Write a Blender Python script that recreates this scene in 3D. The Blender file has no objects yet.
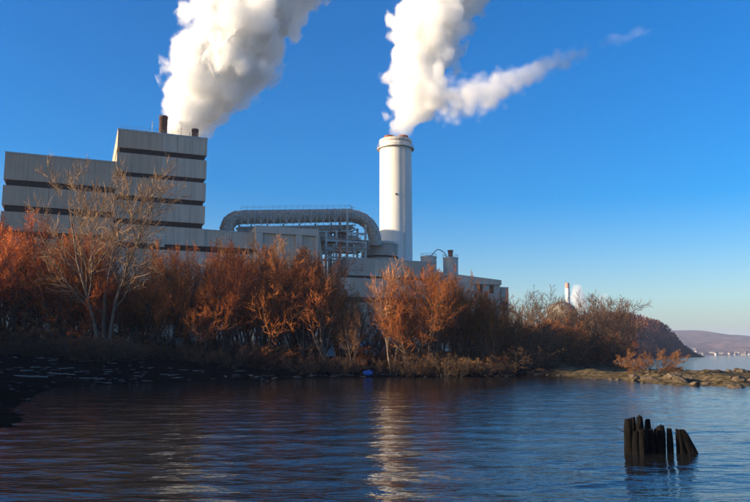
import bpy, math, random
import numpy as np
from mathutils import Vector, Matrix, noise as mnoise

R = math.radians
scene = bpy.context.scene
col = scene.collection

# ------------------------------------------------------------------ camera
FPX = 730.0                     # focal length in pixels of a 750 px wide picture
CX, CY, HORIZON = 375.0, 251.0, 354.0
CAM_H = 3.0
PITCH = math.atan((HORIZON - CY) / FPX)
cam_d = bpy.data.cameras.new('camera')
cam = bpy.data.objects.new('camera', cam_d); col.objects.link(cam)
cam_d.sensor_width = 36.0
cam_d.lens = FPX / 750.0 * 36.0
cam_d.clip_start = 0.1
cam_d.clip_end = 20000
cam.location = (0, 0, CAM_H)
cam.rotation_euler = (R(90) + PITCH, 0, 0)
scene.camera = cam

# ------------------------------------------------------------------ light
SUN_EL, SUN_A = R(12.0), R(14.0)           # low sun, square to the view
to_sun = Vector((-math.cos(SUN_EL) * math.cos(SUN_A), -math.cos(SUN_EL) * math.sin(SUN_A), math.sin(SUN_EL)))
world = bpy.data.worlds.new('World'); scene.world = world
world.use_nodes = True
wn, wl = world.node_tree.nodes, world.node_tree.links
wn.clear()
sky = wn.new('ShaderNodeTexSky'); sky.sky_type = 'NISHITA'; sky.sun_disc = False
sky.sun_elevation = SUN_EL
sky.sun_rotation = math.atan2(to_sun.x, to_sun.y)
sky.altitude = 0; sky.air_density = 1.0; sky.dust_density = 1.8; sky.ozone_density = 3.0
hsv = wn.new('ShaderNodeHueSaturation'); hsv.inputs['Saturation'].default_value = 1.62; hsv.inputs['Hue'].default_value = 0.513
bg = wn.new('ShaderNodeBackground'); bg.inputs['Strength'].default_value = 0.12
wo = wn.new('ShaderNodeOutputWorld')
wl.new(sky.outputs[0], hsv.inputs['Color']); wl.new(hsv.outputs[0], bg.inputs['Color']); wl.new(bg.outputs[0], wo.inputs['Surface'])
sun_d = bpy.data.lights.new('sun', 'SUN'); sun_d.energy = 5.0; sun_d.angle = R(0.5)
sun_d.color = (1.0, 0.80, 0.56)
sun = bpy.data.objects.new('sun', sun_d); col.objects.link(sun)
sun.rotation_euler = to_sun.to_track_quat('Z', 'Y').to_euler()
sun.location = (-60, -20, 80)

vs = scene.view_settings
vs.view_transform = 'Standard'; vs.look = 'None'; vs.exposure = 1.1; vs.gamma = 1.0
vs.use_curve_mapping = False
cy = scene.cycles
cy.use_denoising = True
cy.max_bounces = 14; cy.diffuse_bounces = 3; cy.glossy_bounces = 3
cy.transmission_bounces = 4; cy.transparent_max_bounces = 12; cy.volume_bounces = 11
cy.use_adaptive_sampling = True; cy.adaptive_threshold = 0.02
cy.caustics_reflective = False; cy.caustics_refractive = False
cy.sample_clamp_indirect = 6.0
cy.volume_max_steps = 256

# ------------------------------------------------------------------ helpers
rng = random.Random(7)
nrng = np.random.default_rng(11)
cp, sp = math.cos(PITCH), math.sin(PITCH)

def ray(px, py):
    u = (px - CX) / FPX; v = (CY - py) / FPX
    return Vector((u, cp - v * sp, sp + v * cp))
def at(px, py, Y):                         # point of that direction standing Y metres away
    d = ray(px, py); return Vector((0, 0, CAM_H)) + d * (Y / d.y)

def mat(name, base, rough=0.8, var=0.25, scale=0.4, bump=0.0, bscale=8.0, metallic=0.0, rib=None, streak=0.0, spec=0.3):
    """procedural material: base colour broken up by noise, optional streaks, ribs and bump"""
    m = bpy.data.materials.new(name); m.use_nodes = True
    n, l = m.node_tree.nodes, m.node_tree.links
    b = n['Principled BSDF']
    b.inputs['Roughness'].default_value = rough; b.inputs['Metallic'].default_value = metallic
    b.inputs['Specular IOR Level'].default_value = spec
    tc = n.new('ShaderNodeTexCoord')
    nz = n.new('ShaderNodeTexNoise'); nz.inputs['Scale'].default_value = scale; nz.inputs['Detail'].default_value = 6
    l.new(tc.outputs['Object'], nz.inputs['Vector'])
    fac = nz.outputs['Fac']
    if streak:
        mp = n.new('ShaderNodeMapping'); mp.inputs['Scale'].default_value = (1.3, 1.3, 0.06)
        l.new(tc.outputs['Object'], mp.inputs['Vector'])
        n2 = n.new('ShaderNodeTexNoise'); n2.inputs['Scale'].default_value = 1.0; n2.inputs['Detail'].default_value = 5
        l.new(mp.outputs[0], n2.inputs['Vector'])
        mx = n.new('ShaderNodeMix'); mx.data_type = 'FLOAT'; mx.inputs[0].default_value = streak
        l.new(fac, mx.inputs[2]); l.new(n2.outputs['Fac'], mx.inputs[3]); fac = mx.outputs[0]
    cr = n.new('ShaderNodeValToRGB')
    lo = tuple(max(0, c * (1 - var)) for c in base); hi = tuple(min(1, c * (1 + var)) for c in base)
    cr.color_ramp.elements[0].position = 0.3; cr.color_ramp.elements[0].color = (*lo, 1)
    cr.color_ramp.elements[1].position = 0.7; cr.color_ramp.elements[1].color = (*hi, 1)
    l.new(fac, cr.inputs[0]); l.new(cr.outputs[0], b.inputs['Base Color'])
    h = None
    if rib:
        sx = n.new('ShaderNodeSeparateXYZ'); l.new(tc.outputs['Object'], sx.inputs[0])
        ad = n.new('ShaderNodeMath'); ad.operation = 'ADD'; l.new(sx.outputs[0], ad.inputs[0]); l.new(sx.outputs[1], ad.inputs[1])
        ml = n.new('ShaderNodeMath'); ml.operation = 'MULTIPLY'; ml.inputs[1].default_value = 2 * math.pi / rib; l.new(ad.outputs[0], ml.inputs[0])
        sn = n.new('ShaderNodeMath'); sn.operation = 'SINE'; l.new(ml.outputs[0], sn.inputs[0]); h = sn.outputs[0]
        bp = n.new('ShaderNodeBump'); bp.inputs['Strength'].default_value = 0.2; bp.inputs['Distance'].default_value = rib * 0.15
        l.new(h, bp.inputs['Height']); l.new(bp.outputs[0], b.inputs['Normal'])
    elif bump:
        n3 = n.new('ShaderNodeTexNoise'); n3.inputs['Scale'].default_value = bscale; n3.inputs['Detail'].default_value = 6
        l.new(tc.outputs['Object'], n3.inputs['Vector'])
        bp = n.new('ShaderNodeBump'); bp.inputs['Strength'].default_value = bump; bp.inputs['Distance'].default_value = 0.3 / bscale
        l.new(n3.outputs['Fac'], bp.inputs['Height']); l.new(bp.outputs[0], b.inputs['Normal'])
    return m

def leafmat(name, c0, c1, trans=0.35, rough=0.9):
    """twig / dry leaf material; a per-face 'tint' attribute and the object's own random value vary the colour"""
    m = bpy.data.materials.new(name); m.use_nodes = True
    n, l = m.node_tree.nodes, m.node_tree.links
    n.clear()
    a = n.new('ShaderNodeAttribute'); a.attribute_name = 'tint'
    oi = n.new('ShaderNodeObjectInfo')
    mx = n.new('ShaderNodeMix'); mx.data_type = 'RGBA'
    mx.inputs[6].default_value = (*c0, 1); mx.inputs[7].default_value = (*c1, 1)
    l.new(a.outputs['Fac'], mx.inputs[0])
    hs = n.new('ShaderNodeHueSaturation')
    mr = n.new('ShaderNodeMapRange'); mr.inputs[3].default_value = 0.5; mr.inputs[4].default_value = 1.4
    wnz = n.new('ShaderNodeTexWhiteNoise'); wnz.noise_dimensions = '1D'; l.new(oi.outputs['Random'], wnz.inputs['W'])
    mh = n.new('ShaderNodeMapRange'); mh.inputs[3].default_value = .494; mh.inputs[4].default_value = .512; l.new(wnz.outputs['Value'], mh.inputs[0]); l.new(mh.outputs[0], hs.inputs['Hue'])
    l.new(oi.outputs['Random'], mr.inputs[0]); l.new(mr.outputs[0], hs.inputs['Value']); l.new(mx.outputs[2], hs.inputs['Color'])
    d = n.new('ShaderNodeBsdfDiffuse'); t = n.new('ShaderNodeBsdfTranslucent'); s = n.new('ShaderNodeMixShader')
    s.inputs[0].default_value = trans
    l.new(hs.outputs[0], d.inputs[0]); l.new(hs.outputs[0], t.inputs[0]); l.new(d.outputs[0], s.inputs[1]); l.new(t.outputs[0], s.inputs[2])
    o = n.new('ShaderNodeOutputMaterial'); l.new(s.outputs[0], o.inputs['Surface'])
    return m

class MB:
    """collects faces for ONE mesh object"""
    def __init__(s): s.v = []; s.f = []; s.t = []
    def quad(s, a, b, c, d, tint=0.5):
        i = len(s.v); s.v += [tuple(a), tuple(b), tuple(c), tuple(d)]; s.f.append((i, i + 1, i + 2, i + 3)); s.t.append(tint); return s
    def tri(s, a, b, c, tint=0.5):
        i = len(s.v); s.v += [tuple(a), tuple(b), tuple(c)]; s.f.append((i, i + 1, i + 2)); s.t.append(tint)
    def box(s, x0, x1, y0, y1, z0, z1, tint=0.5):
        i = len(s.v)
        s.v += [(x0, y0, z0), (x1, y0, z0), (x1, y1, z0), (x0, y1, z0), (x0, y0, z1), (x1, y0, z1), (x1, y1, z1), (x0, y1, z1)]
        for f in ((0, 3, 2, 1), (4, 5, 6, 7), (0, 1, 5, 4), (1, 2, 6, 5), (2, 3, 7, 6), (3, 0, 4, 7)):
            s.f.append(tuple(i + k for k in f)); s.t.append(tint)
        return s
    def prism(s, pts, y0, y1):               # outline in x,z pushed from y0 to y1
        i = len(s.v); n = len(pts)
        s.v += [(x, y0, z) for x, z in pts] + [(x, y1, z) for x, z in pts]
        s.f.append(tuple(range(i, i + n))); s.f.append(tuple(range(i + 2 * n - 1, i + n - 1, -1))); s.t += [.5, .5]
        for k in range(n):
            q = (k + 1) % n; s.f.append((i + q, i + k, i + n + k, i + n + q)); s.t.append(.5)
        return s
    def tube(s, pts, rad, n=8, cap=True, tint=0.5):
        pts = [Vector(p) for p in pts]
        if not hasattr(rad, '__len__'): rad = [rad] * len(pts)
        base = len(s.v); ref = None
        for k, p in enumerate(pts):
            d = (pts[min(k + 1, len(pts) - 1)] - pts[max(k - 1, 0)])
            d = d.normalized() if d.length > 1e-9 else Vector((0, 0, 1))
            if ref is None: ref = d.orthogonal().normalized()
            ref = (ref - d * ref.dot(d)); ref = ref.normalized() if ref.length > 1e-6 else d.orthogonal().normalized()
            b = d.cross(ref)
            for j in range(n):
                a = 2 * math.pi * j / n
                s.v.append(tuple(p + (ref * math.cos(a) + b * math.sin(a)) * rad[k]))
        for k in range(len(pts) - 1):
            for j in range(n):
                q = (j + 1) % n; o = base + k * n
                s.f.append((o + j, o + q, o + n + q, o + n + j)); s.t.append(tint)
        if cap:
            s.f.append(tuple(base + j for j in range(n - 1, -1, -1))); o = base + (len(pts) - 1) * n
            s.f.append(tuple(o + j for j in range(n))); s.t += [tint, tint]
        return s
    def lathe(s, prof, n=48, cx=0, cy_=0):   # profile of (radius, z)
        base = len(s.v)
        for r, z in prof:
            for j in range(n):
                a = 2 * math.pi * j / n; s.v.append((cx + r * math.cos(a), cy_ + r * math.sin(a), z))
        for k in range(len(prof) - 1):
            for j in range(n):
                q = (j + 1) % n; o = base + k * n
                s.f.append((o + j, o + q, o + n + q, o + n + j)); s.t.append(.5)
        return s
    def bar(s, a, b, w=0.2, tint=0.5): return s.tube([a, b], w * 0.7, 4, True, tint)
    def mesh(s, name, smooth=False):
        me = bpy.data.meshes.new(name); me.from_pydata(s.v, [], s.f)
        at_ = me.attributes.new('tint', 'FLOAT', 'FACE'); at_.data.foreach_set('value', np.array(s.t, dtype=np.float32))
        if smooth: me.polygons.foreach_set('use_smooth', np.ones(len(me.polygons), dtype=bool))
        me.update(); return me

def obj(name, geo, m, parent=None, smooth=False, kind=None):
    me = geo.mesh(name, smooth) if isinstance(geo, MB) else geo
    if m is not None and len(me.materials) == 0: me.materials.append(m)
    o = bpy.data.objects.new(name, me); col.objects.link(o)
    if parent is not None: o.parent = parent
    if kind: o['kind'] = kind
    return o
def tag(o, label, cat, group=None, kind=None):
    o['label'] = label; o['category'] = cat
    if group: o['group'] = group
    if kind: o['kind'] = kind
    return o
def empty(name, loc=(0, 0, 0), rz=0.0):
    o = bpy.data.objects.new(name, None); col.objects.link(o); o.empty_display_size = 0.5
    o.location = loc; o.rotation_euler = (0, 0, rz); return o
def copy_thing(root):
    c = root.copy(); col.objects.link(c)
    for ch in root.children:
        d = ch.copy(); col.objects.link(d); d.parent = c
        for g in ch.children:
            e = g.copy(); col.objects.link(e); e.parent = d
    return c
def drop(root):                              # remove a prototype
    for ch in list(root.children):
        for g in list(ch.children): bpy.data.objects.remove(g)
        bpy.data.objects.remove(ch)
    bpy.data.objects.remove(root)

# ------------------------------------------------------------------ terrain
LAND = np.array([(-12, -60), (-12, 5), (-12.2, 16), (-12.9, 23), (-14.6, 29), (-17.6, 36), (-20.4, 43), (-26, 56), (-29, 66), (-25, 75), (-18, 82),
                 (-12, 83), (-8, 91), (0, 96), (8, 98), (18, 98.5), (24, 95), (27, 86), (29, 74), (33, 68), (38, 70), (46, 74), (60, 79), (84, 86),
                 (86, 96), (66, 99), (56, 103), (50, 114), (47, 128), (52, 150), (66, 190), (84, 260), (110, 360), (170, 500), (250, 640), (312, 730),
                 (350, 806), (390, 1000), (340, 1500), (100, 2000), (-2500, 2000), (-2500, -60)], dtype=float)
def sdf(x, y):
    """signed distance to the shoreline, positive on land"""
    x = np.asarray(x, float); y = np.asarray(y, float)
    best = np.full(x.shape, 1e18); inside = np.zeros(x.shape, bool)
    n = len(LAND)
    for i in range(n):
        ax, ay = LAND[i]; bx, by = LAND[(i + 1) % n]
        dx, dy = bx - ax, by - ay
        t = np.clip(((x - ax) * dx + (y - ay) * dy) / (dx * dx + dy * dy), 0, 1)
        best = np.minimum(best, (x - ax - t * dx) ** 2 + (y - ay - t * dy) ** 2)
        c = ((ay > y) != (by > y)) & (x < (bx - ax) * (y - ay) / (by - ay + 1e-12) + ax)
        inside ^= c
    return np.where(inside, 1, -1) * np.sqrt(best)
def sstep(a, b, x):
    t = np.clip((x - a) / (b - a), 0, 1); return t * t * (3 - 2 * t)
def wob(x, y, s, seed=0):
    r = np.random.default_rng(seed); o = 0
    for k in range(7):
        a = r.uniform(0, 2 * np.pi); f = s * r.uniform(0.6, 2.2); p = r.uniform(0, 6.28)
        o = o + np.sin((x * np.cos(a) + y * np.sin(a)) * f + p) / 7 ** 0.5
    return o
def TH(x, y):
    """height of the ground"""
    x = np.asarray(x, float); y = np.asarray(y, float)
    d = sdf(x, y) + 0.7 * wob(x, y, 0.35, 3) + 0.25 * wob(x, y, 1.6, 4)
    h = np.interp(d, [-40, -10, 0, 3, 7, 11, 18, 40, 200], [-6, -2, -0.02, 0.22, 0.5, 0.95, 1.9, 3.6, 6.0])
    capl = 0.55 + 0.012 * np.clip(y, 0, 80) + 5.5 * sstep(80, 104, y) + 2.5 * sstep(-50, -75, x)
    sp_ = sstep(22, 30, x) * (1 - sstep(112, 135, y - 0.35 * (x - 30)))
    cap = capl * (1 - sp_) + 0.5 * sp_
    h = np.where(h > 0, np.minimum(h, cap), h)
    h = h + np.where(d > 1, 1, 0.15) * (0.06 * wob(x, y, 0.9, 5) + 0.03 * wob(x, y, 3.0, 6))
    h = h + sp_ * sstep(.5, 4, d) * (.06 + .17 * wob(x, y, 0.8, 51) + .12 * wob(x, y, 1.9, 52))
    h = h + 14 * sstep(-62, -92, x) * (1 - sstep(66, 92, y))      # unseen hillside west of the beach, put in to shade it
    # the far wooded point
    hx, hy = x - 256, y - 830
    h = h + np.where(d > 0, 1, 0) * 36 * np.exp(-((hx / 66) ** 2 + (hy / 190) ** 2)) * sstep(-4, 24, d)
    return h
def th(x, y): return float(TH(np.array([x]), np.array([y]))[0])

def grid_mesh(name, xs, ys, zf):
    X, Y = np.meshgrid(xs, ys); Z = zf(X, Y)
    v = np.stack([X, Y, Z], -1).reshape(-1, 3)
    nx, ny = len(xs), len(ys)
    i = (np.arange(ny - 1)[:, None] * nx + np.arange(nx - 1)[None, :]).ravel()
    f = np.stack([i, i + 1, i + nx + 1, i + nx], -1)
    me = bpy.data.meshes.new(name)
    me.vertices.add(len(v)); me.vertices.foreach_set('co', v.ravel())
    me.loops.add(f.size); me.loops.foreach_set('vertex_index', f.ravel().astype(np.int32))
    me.polygons.add(len(f)); me.polygons.foreach_set('loop_start', (np.arange(len(f)) * 4).astype(np.int32))
    me.polygons.foreach_set('loop_total', np.full(len(f), 4, dtype=np.int32))
    me.polygons.foreach_set('use_smooth', np.ones(len(f), dtype=bool))
    me.update(calc_edges=True); return me
def axis(lo, a, b, hi, step, grow=1.16):
    mid = list(np.arange(a, b, step)); out = []
    s, p = step, b
    while p < hi: out.append(p); s *= grow; p += s
    out.append(hi); pre = []; s, p = step, a
    while p > lo: s *= grow; p -= s; pre.append(max(p, lo))
    return np.array(pre[::-1] + mid + out)

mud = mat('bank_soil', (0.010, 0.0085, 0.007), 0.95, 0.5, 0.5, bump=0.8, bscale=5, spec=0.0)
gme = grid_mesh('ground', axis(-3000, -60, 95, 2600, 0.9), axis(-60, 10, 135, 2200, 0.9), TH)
gco = np.zeros(len(gme.vertices) * 3); gme.vertices.foreach_get('co', gco); gco = gco.reshape(-1, 3)
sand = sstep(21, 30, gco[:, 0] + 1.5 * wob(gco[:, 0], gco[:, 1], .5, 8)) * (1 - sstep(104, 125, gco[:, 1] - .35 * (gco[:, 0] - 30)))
gme.attributes.new('gravel', 'FLOAT', 'POINT').data.foreach_set('value', sand.astype(np.float32))
n, l = mud.node_tree.nodes, mud.node_tree.links; b = n['Principled BSDF']
src_ = b.inputs['Base Color'].links[0].from_socket
ga = n.new('ShaderNodeAttribute'); ga.attribute_name = 'gravel'
gt = n.new('ShaderNodeTexCoord'); gn = n.new('ShaderNodeTexNoise'); gn.inputs['Scale'].default_value = 1.5; gn.inputs['Detail'].default_value = 8; l.new(gt.outputs['Object'], gn.inputs['Vector'])
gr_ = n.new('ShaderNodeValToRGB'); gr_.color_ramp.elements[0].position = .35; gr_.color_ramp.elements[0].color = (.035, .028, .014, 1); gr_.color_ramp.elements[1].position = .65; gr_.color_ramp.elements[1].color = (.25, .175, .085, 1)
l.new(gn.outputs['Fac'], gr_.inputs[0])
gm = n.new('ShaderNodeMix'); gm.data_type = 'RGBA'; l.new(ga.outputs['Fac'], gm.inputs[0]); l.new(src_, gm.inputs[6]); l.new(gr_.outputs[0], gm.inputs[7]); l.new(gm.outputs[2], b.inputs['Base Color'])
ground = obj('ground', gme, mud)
ground['kind'] = 'structure'

# water ------------------------------------------------------------
def waves():
    r = np.random.default_rng(5); L = []
    for k in range(54):
        lam = 0.45 * (4.2 / 0.45) ** r.random() ** 1.25
        a = R(87) + r.normal(0, R(22))
        L.append((2 * np.pi / lam, a, r.uniform(0, 6.28), 0.013 * lam / (2 * np.pi) * r.uniform(0.5, 1.4)))
    return L
WV = waves()
def WZ(x, y):
    z = np.zeros_like(x)
    for k, a, p, am in WV: z += am * np.sin(k * (x * np.cos(a) + y * np.sin(a)) + p)
    ex = np.maximum(np.maximum(-34 - x, x - 50), 0); ey = np.maximum(np.maximum(7 - y, y - 100), 0)
    fade = np.clip(1 - np.maximum(ex, ey) / 6, 0, 1)
    calm = 0.75 + 0.35 * wob(x, y, 0.11, 21)
    near = 0.3 + 0.7 * sstep(70, 22, y)
    return z * fade * calm * near
wm = bpy.data.materials.new('river_water'); wm.use_nodes = True
n, l = wm.node_tree.nodes, wm.node_tree.links
b = n['Principled BSDF']
b.inputs['Base Color'].default_value = (0.014, 0.014, 0.012, 1); b.inputs['Roughness'].default_value = 0.045
b.inputs['IOR'].default_value = 1.33; b.inputs['Specular IOR Level'].default_value = 0.5
tc = n.new('ShaderNodeTexCoord')
hs = []
for sc_, st, amp in ((1.0, (0.42, 1.5, 1), 0.024), (3.4, (0.5, 1.45, 1), 0.03), (0.25, (0.5, 1.6, 1), 0.02)):
    mp = n.new('ShaderNodeMapping'); mp.inputs['Scale'].default_value = st; mp.inputs['Rotation'].default_value = (0, 0, R(-6))
    nz = n.new('ShaderNodeTexNoise'); nz.inputs['Scale'].default_value = sc_; nz.inputs['Detail'].default_value = 3; nz.inputs['Roughness'].default_value = 0.5
    ml = n.new('ShaderNodeMath'); ml.operation = 'MULTIPLY'; ml.inputs[1].default_value = amp
    l.new(tc.outputs['Object'], mp.inputs[0]); l.new(mp.outputs[0], nz.inputs['Vector']); l.new(nz.outputs['Fac'], ml.inputs[0]); hs.append(ml.outputs[0])
a1 = n.new('ShaderNodeMath'); l.new(hs[0], a1.inputs[0]); l.new(hs[1], a1.inputs[1])
a2 = n.new('ShaderNodeMath'); l.new(a1.outputs[0], a2.inputs[0]); l.new(hs[2], a2.inputs[1])
bp = n.new('ShaderNodeBump'); bp.inputs['Strength'].default_value = 1.0; bp.inputs['Distance'].default_value = 1.0
l.new(a2.outputs[0], bp.inputs['Height']); l.new(bp.outputs[0], b.inputs['Normal'])
river = obj('river', grid_mesh('river', axis(-3000, -36, 52, 6000, 0.16), axis(-200, 8, 104, 7000, 0.15), WZ), wm)
river['kind'] = 'structure'

# far shore hills --------------------------------------------------
def FH(x, y):
    s = sstep(0, 260, y - (1750 + 0.05 * x)) ; s2 = sstep(300, 1300, y - 1800)
    return -2 + s * (26 + 10 * wob(x, y * 0.4, 0.006, 41) + 6 * wob(x, y, 0.02, 42)) + s2 * (52 + 26 * wob(x, y * 0.3, 0.0022, 43) + 8 * wob(x, y, 0.012, 44))
farm = mat('far_woodland', (0.13, 0.08, 0.055), 1.0, 0.6, 0.03)
fh = obj('hills', grid_mesh('hills', np.linspace(-600, 5200, 330), np.linspace(1740, 4200, 90), FH), farm); fh['kind'] = 'structure'

# ------------------------------------------------------------------ plant frame
A0 = at(5.4, 152.5, 175.0)
PA = R(22.0)
OX, OY = A0.x, A0.y
ex = Vector((math.cos(PA), math.sin(PA), 0)); ey = Vector((-math.sin(PA), math.cos(PA), 0))
GZ = 4.5
def hit(px, py, ly):
    """local (x, z) in the plant's frame where the sight line meets the plane local y = ly"""
    d = ray(px, py); o = Vector((0, 0, CAM_H)) - Vector((OX, OY, 0))
    t = (ly - o.dot(ey)) / d.dot(ey); p = o + d * t
    return p.dot(ex), p.z
def lx(px, ly, py=250): return hit(px, py, ly)[0]
def lz(px, py, ly): return hit(px, py, ly)[1]
def plant(name): return empty(name, (OX, OY, 0), PA)

clad = mat('grey_cladding', (0.58, 0.46, 0.35), 0.7, 0.22, 0.12, rib=0.45, streak=0.6)
clad_b = mat('brown_grey_cladding', (0.50, 0.365, 0.255), 0.75, 0.24, 0.15, rib=0.45, streak=0.6)
clad_l = mat('pale_cladding', (0.56, 0.47, 0.385), 0.7, 0.12, 0.15, rib=0.6, streak=0.5)
dark = mat('dark_louvre', (0.010, 0.011, 0.013), 0.7, 0.3, 0.5, spec=0.1)
conc = mat('concrete', (0.46, 0.38, 0.30), 0.85, 0.14, 0.3, bump=0.3, bscale=3, streak=0.5)
steel = mat('galvanised_steel', (0.48, 0.45, 0.41), 0.5, 0.25, 1.5, metallic=0.3)
lag = mat('weathered_lagging', (0.44, 0.375, 0.305), 0.6, 0.35, 1.1, bump=0.4, bscale=1.5, metallic=0.3)
rust = mat('rusty_steel', (0.075, 0.035, 0.024), 0.8, 0.4, 1.0, bump=0.3)
rustl = mat('red_flue', (0.24, 0.085, 0.05), 0.8, 0.35, 1.0, bump=0.2)
chim = mat('white_concrete_shell', (0.76, 0.73, 0.67), 0.75, 0.09, 0.2, streak=0.6)
whitep = mat('white_paint', (0.78, 0.77, 0.74), 0.5, 0.06, 1.0)
pale = mat('cream_siding', (0.62, 0.56, 0.45), 0.7, 0.1, 0.8, rib=0.3)
blackp = mat('black_rubber', (0.015, 0.015, 0.016), 0.8, 0.2, 2)
glassm = mat('dark_glass', (0.02, 0.025, 0.03), 0.08, 0.2, 1, spec=0.6)

def tiers(root, x0, x1, y0, y1, bounds, m, seams, core_in=0.6):
    """bounds: list of (z_low, z_high) of cladding; dark recessed core between. seams: x of vertical joints"""
    zt = max(b_[1] for b_ in bounds)
    obj('louvre_band', MB().box(x0 + core_in, x1 - core_in, y0 + core_in, y1 - core_in, GZ - 1, zt - 0.6), dark, root)
    xs = [x0] + list(seams) + [x1]
    for z0, z1 in bounds:
        for k in range(len(xs) - 1):
            mm = m[k] if isinstance(m, (list, tuple)) else m
            g = 0.03
            obj('cladding_panel', MB().box(xs[k] + (g if k else 0), xs[k + 1] - (g if k < len(xs) - 2 else 0), y0, y1, z0, z1), mm, root)
    return zt

# low block ---------------------------------------------------------
t = plant('banded_block')
xa = 0.0; xb = lx(116.6, 0.0, 162); TY = 0.5
bz = [lz(25, y, 0) for y in (154.5, 180.5, 186.5, 206, 212.5, 231, 237.5)]
xsm = [xa + (xb - xa) * f for f in (0.2, 0.4, 0.6, 0.8)]
zlow = tiers(t, xa, xb, 0.0, 88, [(bz[1], bz[0]), (bz[3], bz[2]), (bz[5], bz[4]), (GZ - 1, bz[6])], clad_b, xsm)
obj('parapet_cap', MB().box(xa - 0.12, xb - 0.05, -0.12, 88.1, zlow + 0.004, zlow + 0.35), steel, t)
tag(t, 'wide grey-brown plant block with dark louvre bands, lower of the two banded blocks', 'building')
# tower -------------------------------------------------------------
t = plant('banded_tower')
xc = lx(207.5, TY, 139)
tz = [lz(206, y, TY) for y in (139.2, 155.6, 160.6, 178.9, 183.2, 201.2, 206.2, 223.8, 229, 246.4, 252)]
xs1 = lx(162, TY, 150)
zt = tiers(t, xb + 0.01, xc, TY, 90, [(tz[1], tz[0]), (tz[3], tz[2]), (tz[5], tz[4]), (tz[7], tz[6]), (tz[9], tz[8]), (GZ - 1, tz[10])], [clad_b, clad_b, clad, clad, clad], [(xb + xs1) / 2, xs1, xs1 + (xc - xs1) / 3, xs1 + 2 * (xc - xs1) / 3])
obj('parapet_cap', MB().box(xb - 0.08, xc + 0.1, TY - 0.1, 90.1, zt + 0.004, zt + 0.4), steel, t)
def roof_pipe(px, ptop, ly, w, m, name):
    x, z = hit(px, ptop, ly)
    o = obj(name, MB().lathe([(w * .96, zt - .3), (w, zt + .5), (w * .97, z - .7), (w * 1.06, z - .69), (w * 1.06, z), (w * .86, z), (w * .84, z - 2.5)], 28), m, t, True)
    o.location = (x, ly, 0); return o
roof_pipe(163.6, 116.5, 9, 1.15, rust, 'roof_stack')
roof_pipe(195.2, 129.5, 9, 0.95, rust, 'short_roof_stack')
for px_, py_ in ((152.6, 121.5), (181.5, 126), (149, 131), (190, 132)):
    x, z = hit(px_, py_, 7)
    obj('antenna_mast', MB().tube([(x, 7, zt), (x, 7, z)], 0.09, 6).bar((x - .4, 7, z - .8), (x + .4, 7, z - .8), .07), steel, t)
rx0, rx1 = xb + 0.4, xc - 0.4
for yy in (TY + 0.5,):
    mb = MB().bar((rx0, yy, zt + 1.4), (rx1, yy, zt + 1.4), .05).bar((rx0, yy, zt + .9), (rx1, yy, zt + .9), .04)
    k = rx0
    while k < rx1 + .1: mb.bar((k, yy, zt + .4), (k, yy, zt + 1.4), .05); k += (rx1 - rx0) / 10
    obj('roof_railing', mb, steel, t)
x, z = hit(152, 240, TY)
obj('wall_box', MB().box(x - 1.1, x + 1.1, TY - 1.4, TY - .01, z - 1.2, z + 1.2), clad_l, t)
x, z = hit(160, 240, TY)
obj('door_panel', MB().box(x - 1.2, x + 1.2, TY - .12, TY - .01, z - 1.8, z + 1.6), pale, t)
tag(t, 'tall grey plant tower with dark louvre bands and brown stacks on its roof', 'building')
# wing --------------------------------------------------------------
t = plant('low_wing')
xw0, xw1 = xc + 0.02, lx(258, 1.0, 240)
wz = [lz(215, y, 1.0) for y in (231, 246.8, 252.6)]
tiers(t, xw0, xw1, 1.0, 30, [(wz[1], wz[0]), (GZ - 1, wz[2])], clad, [lx(232, 1.0, 240)])
obj('parapet_cap', MB().box(xw0, xw1, 0.9, 30.1, wz[0] + .004, wz[0] + .3), steel, t)
tag(t, 'low grey wing with one dark band beside the tall banded tower', 'building')
# three-panel block -------------------------------------------------
t = plant('panelled_block')
PY = -1.2
xp0, xp1 = lx(256, PY, 228), lx(318.5, PY, 231)
zp = lz(258, 226.3, PY)
fr = MB(); D = 0.7
edges = [(262.5, 275.5), (281.5, 295.8), (301.8, 316)]
zr = lz(270, 233.2, PY)
cuts = [(lx(a, PY), lx(b_, PY)) for a, b_ in edges]
obj('wall', MB().box(xp0, xp1, PY + D, 24, GZ - 1, zp), clad, t)
prev = xp0
for c0, c1 in cuts:
    obj('pilaster', MB().box(prev, c0, PY, PY + D - .004, GZ - 1, zr), clad_l, t); prev = c1
    obj('recessed_panel', MB().box(c0 + .05, c1 - .05, PY + D - .12, PY + D - .006, GZ - 1, zr - .05), clad, t)
obj('pilaster', MB().box(prev, xp1, PY, PY + D - .004, GZ - 1, zr), clad_l, t)
obj('cornice', MB().box(xp0 - .1, xp1 + .1, PY - .1, PY + D - .003, zr + .002, zp + .25), clad_l, t)
xq, zq = hit(325.5, 254, PY)
obj('sloping_shoulder', MB().prism([(xp1 + .01, GZ - 1), (xq, GZ - 1), (xq, zq - 4), (xp1 + .6, zp - .3), (xp1 + .01, zp - .3)], PY + 1.2, 20), clad, t)
tag(t, 'grey block with three tall recessed wall panels under the great duct', 'building')

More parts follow.
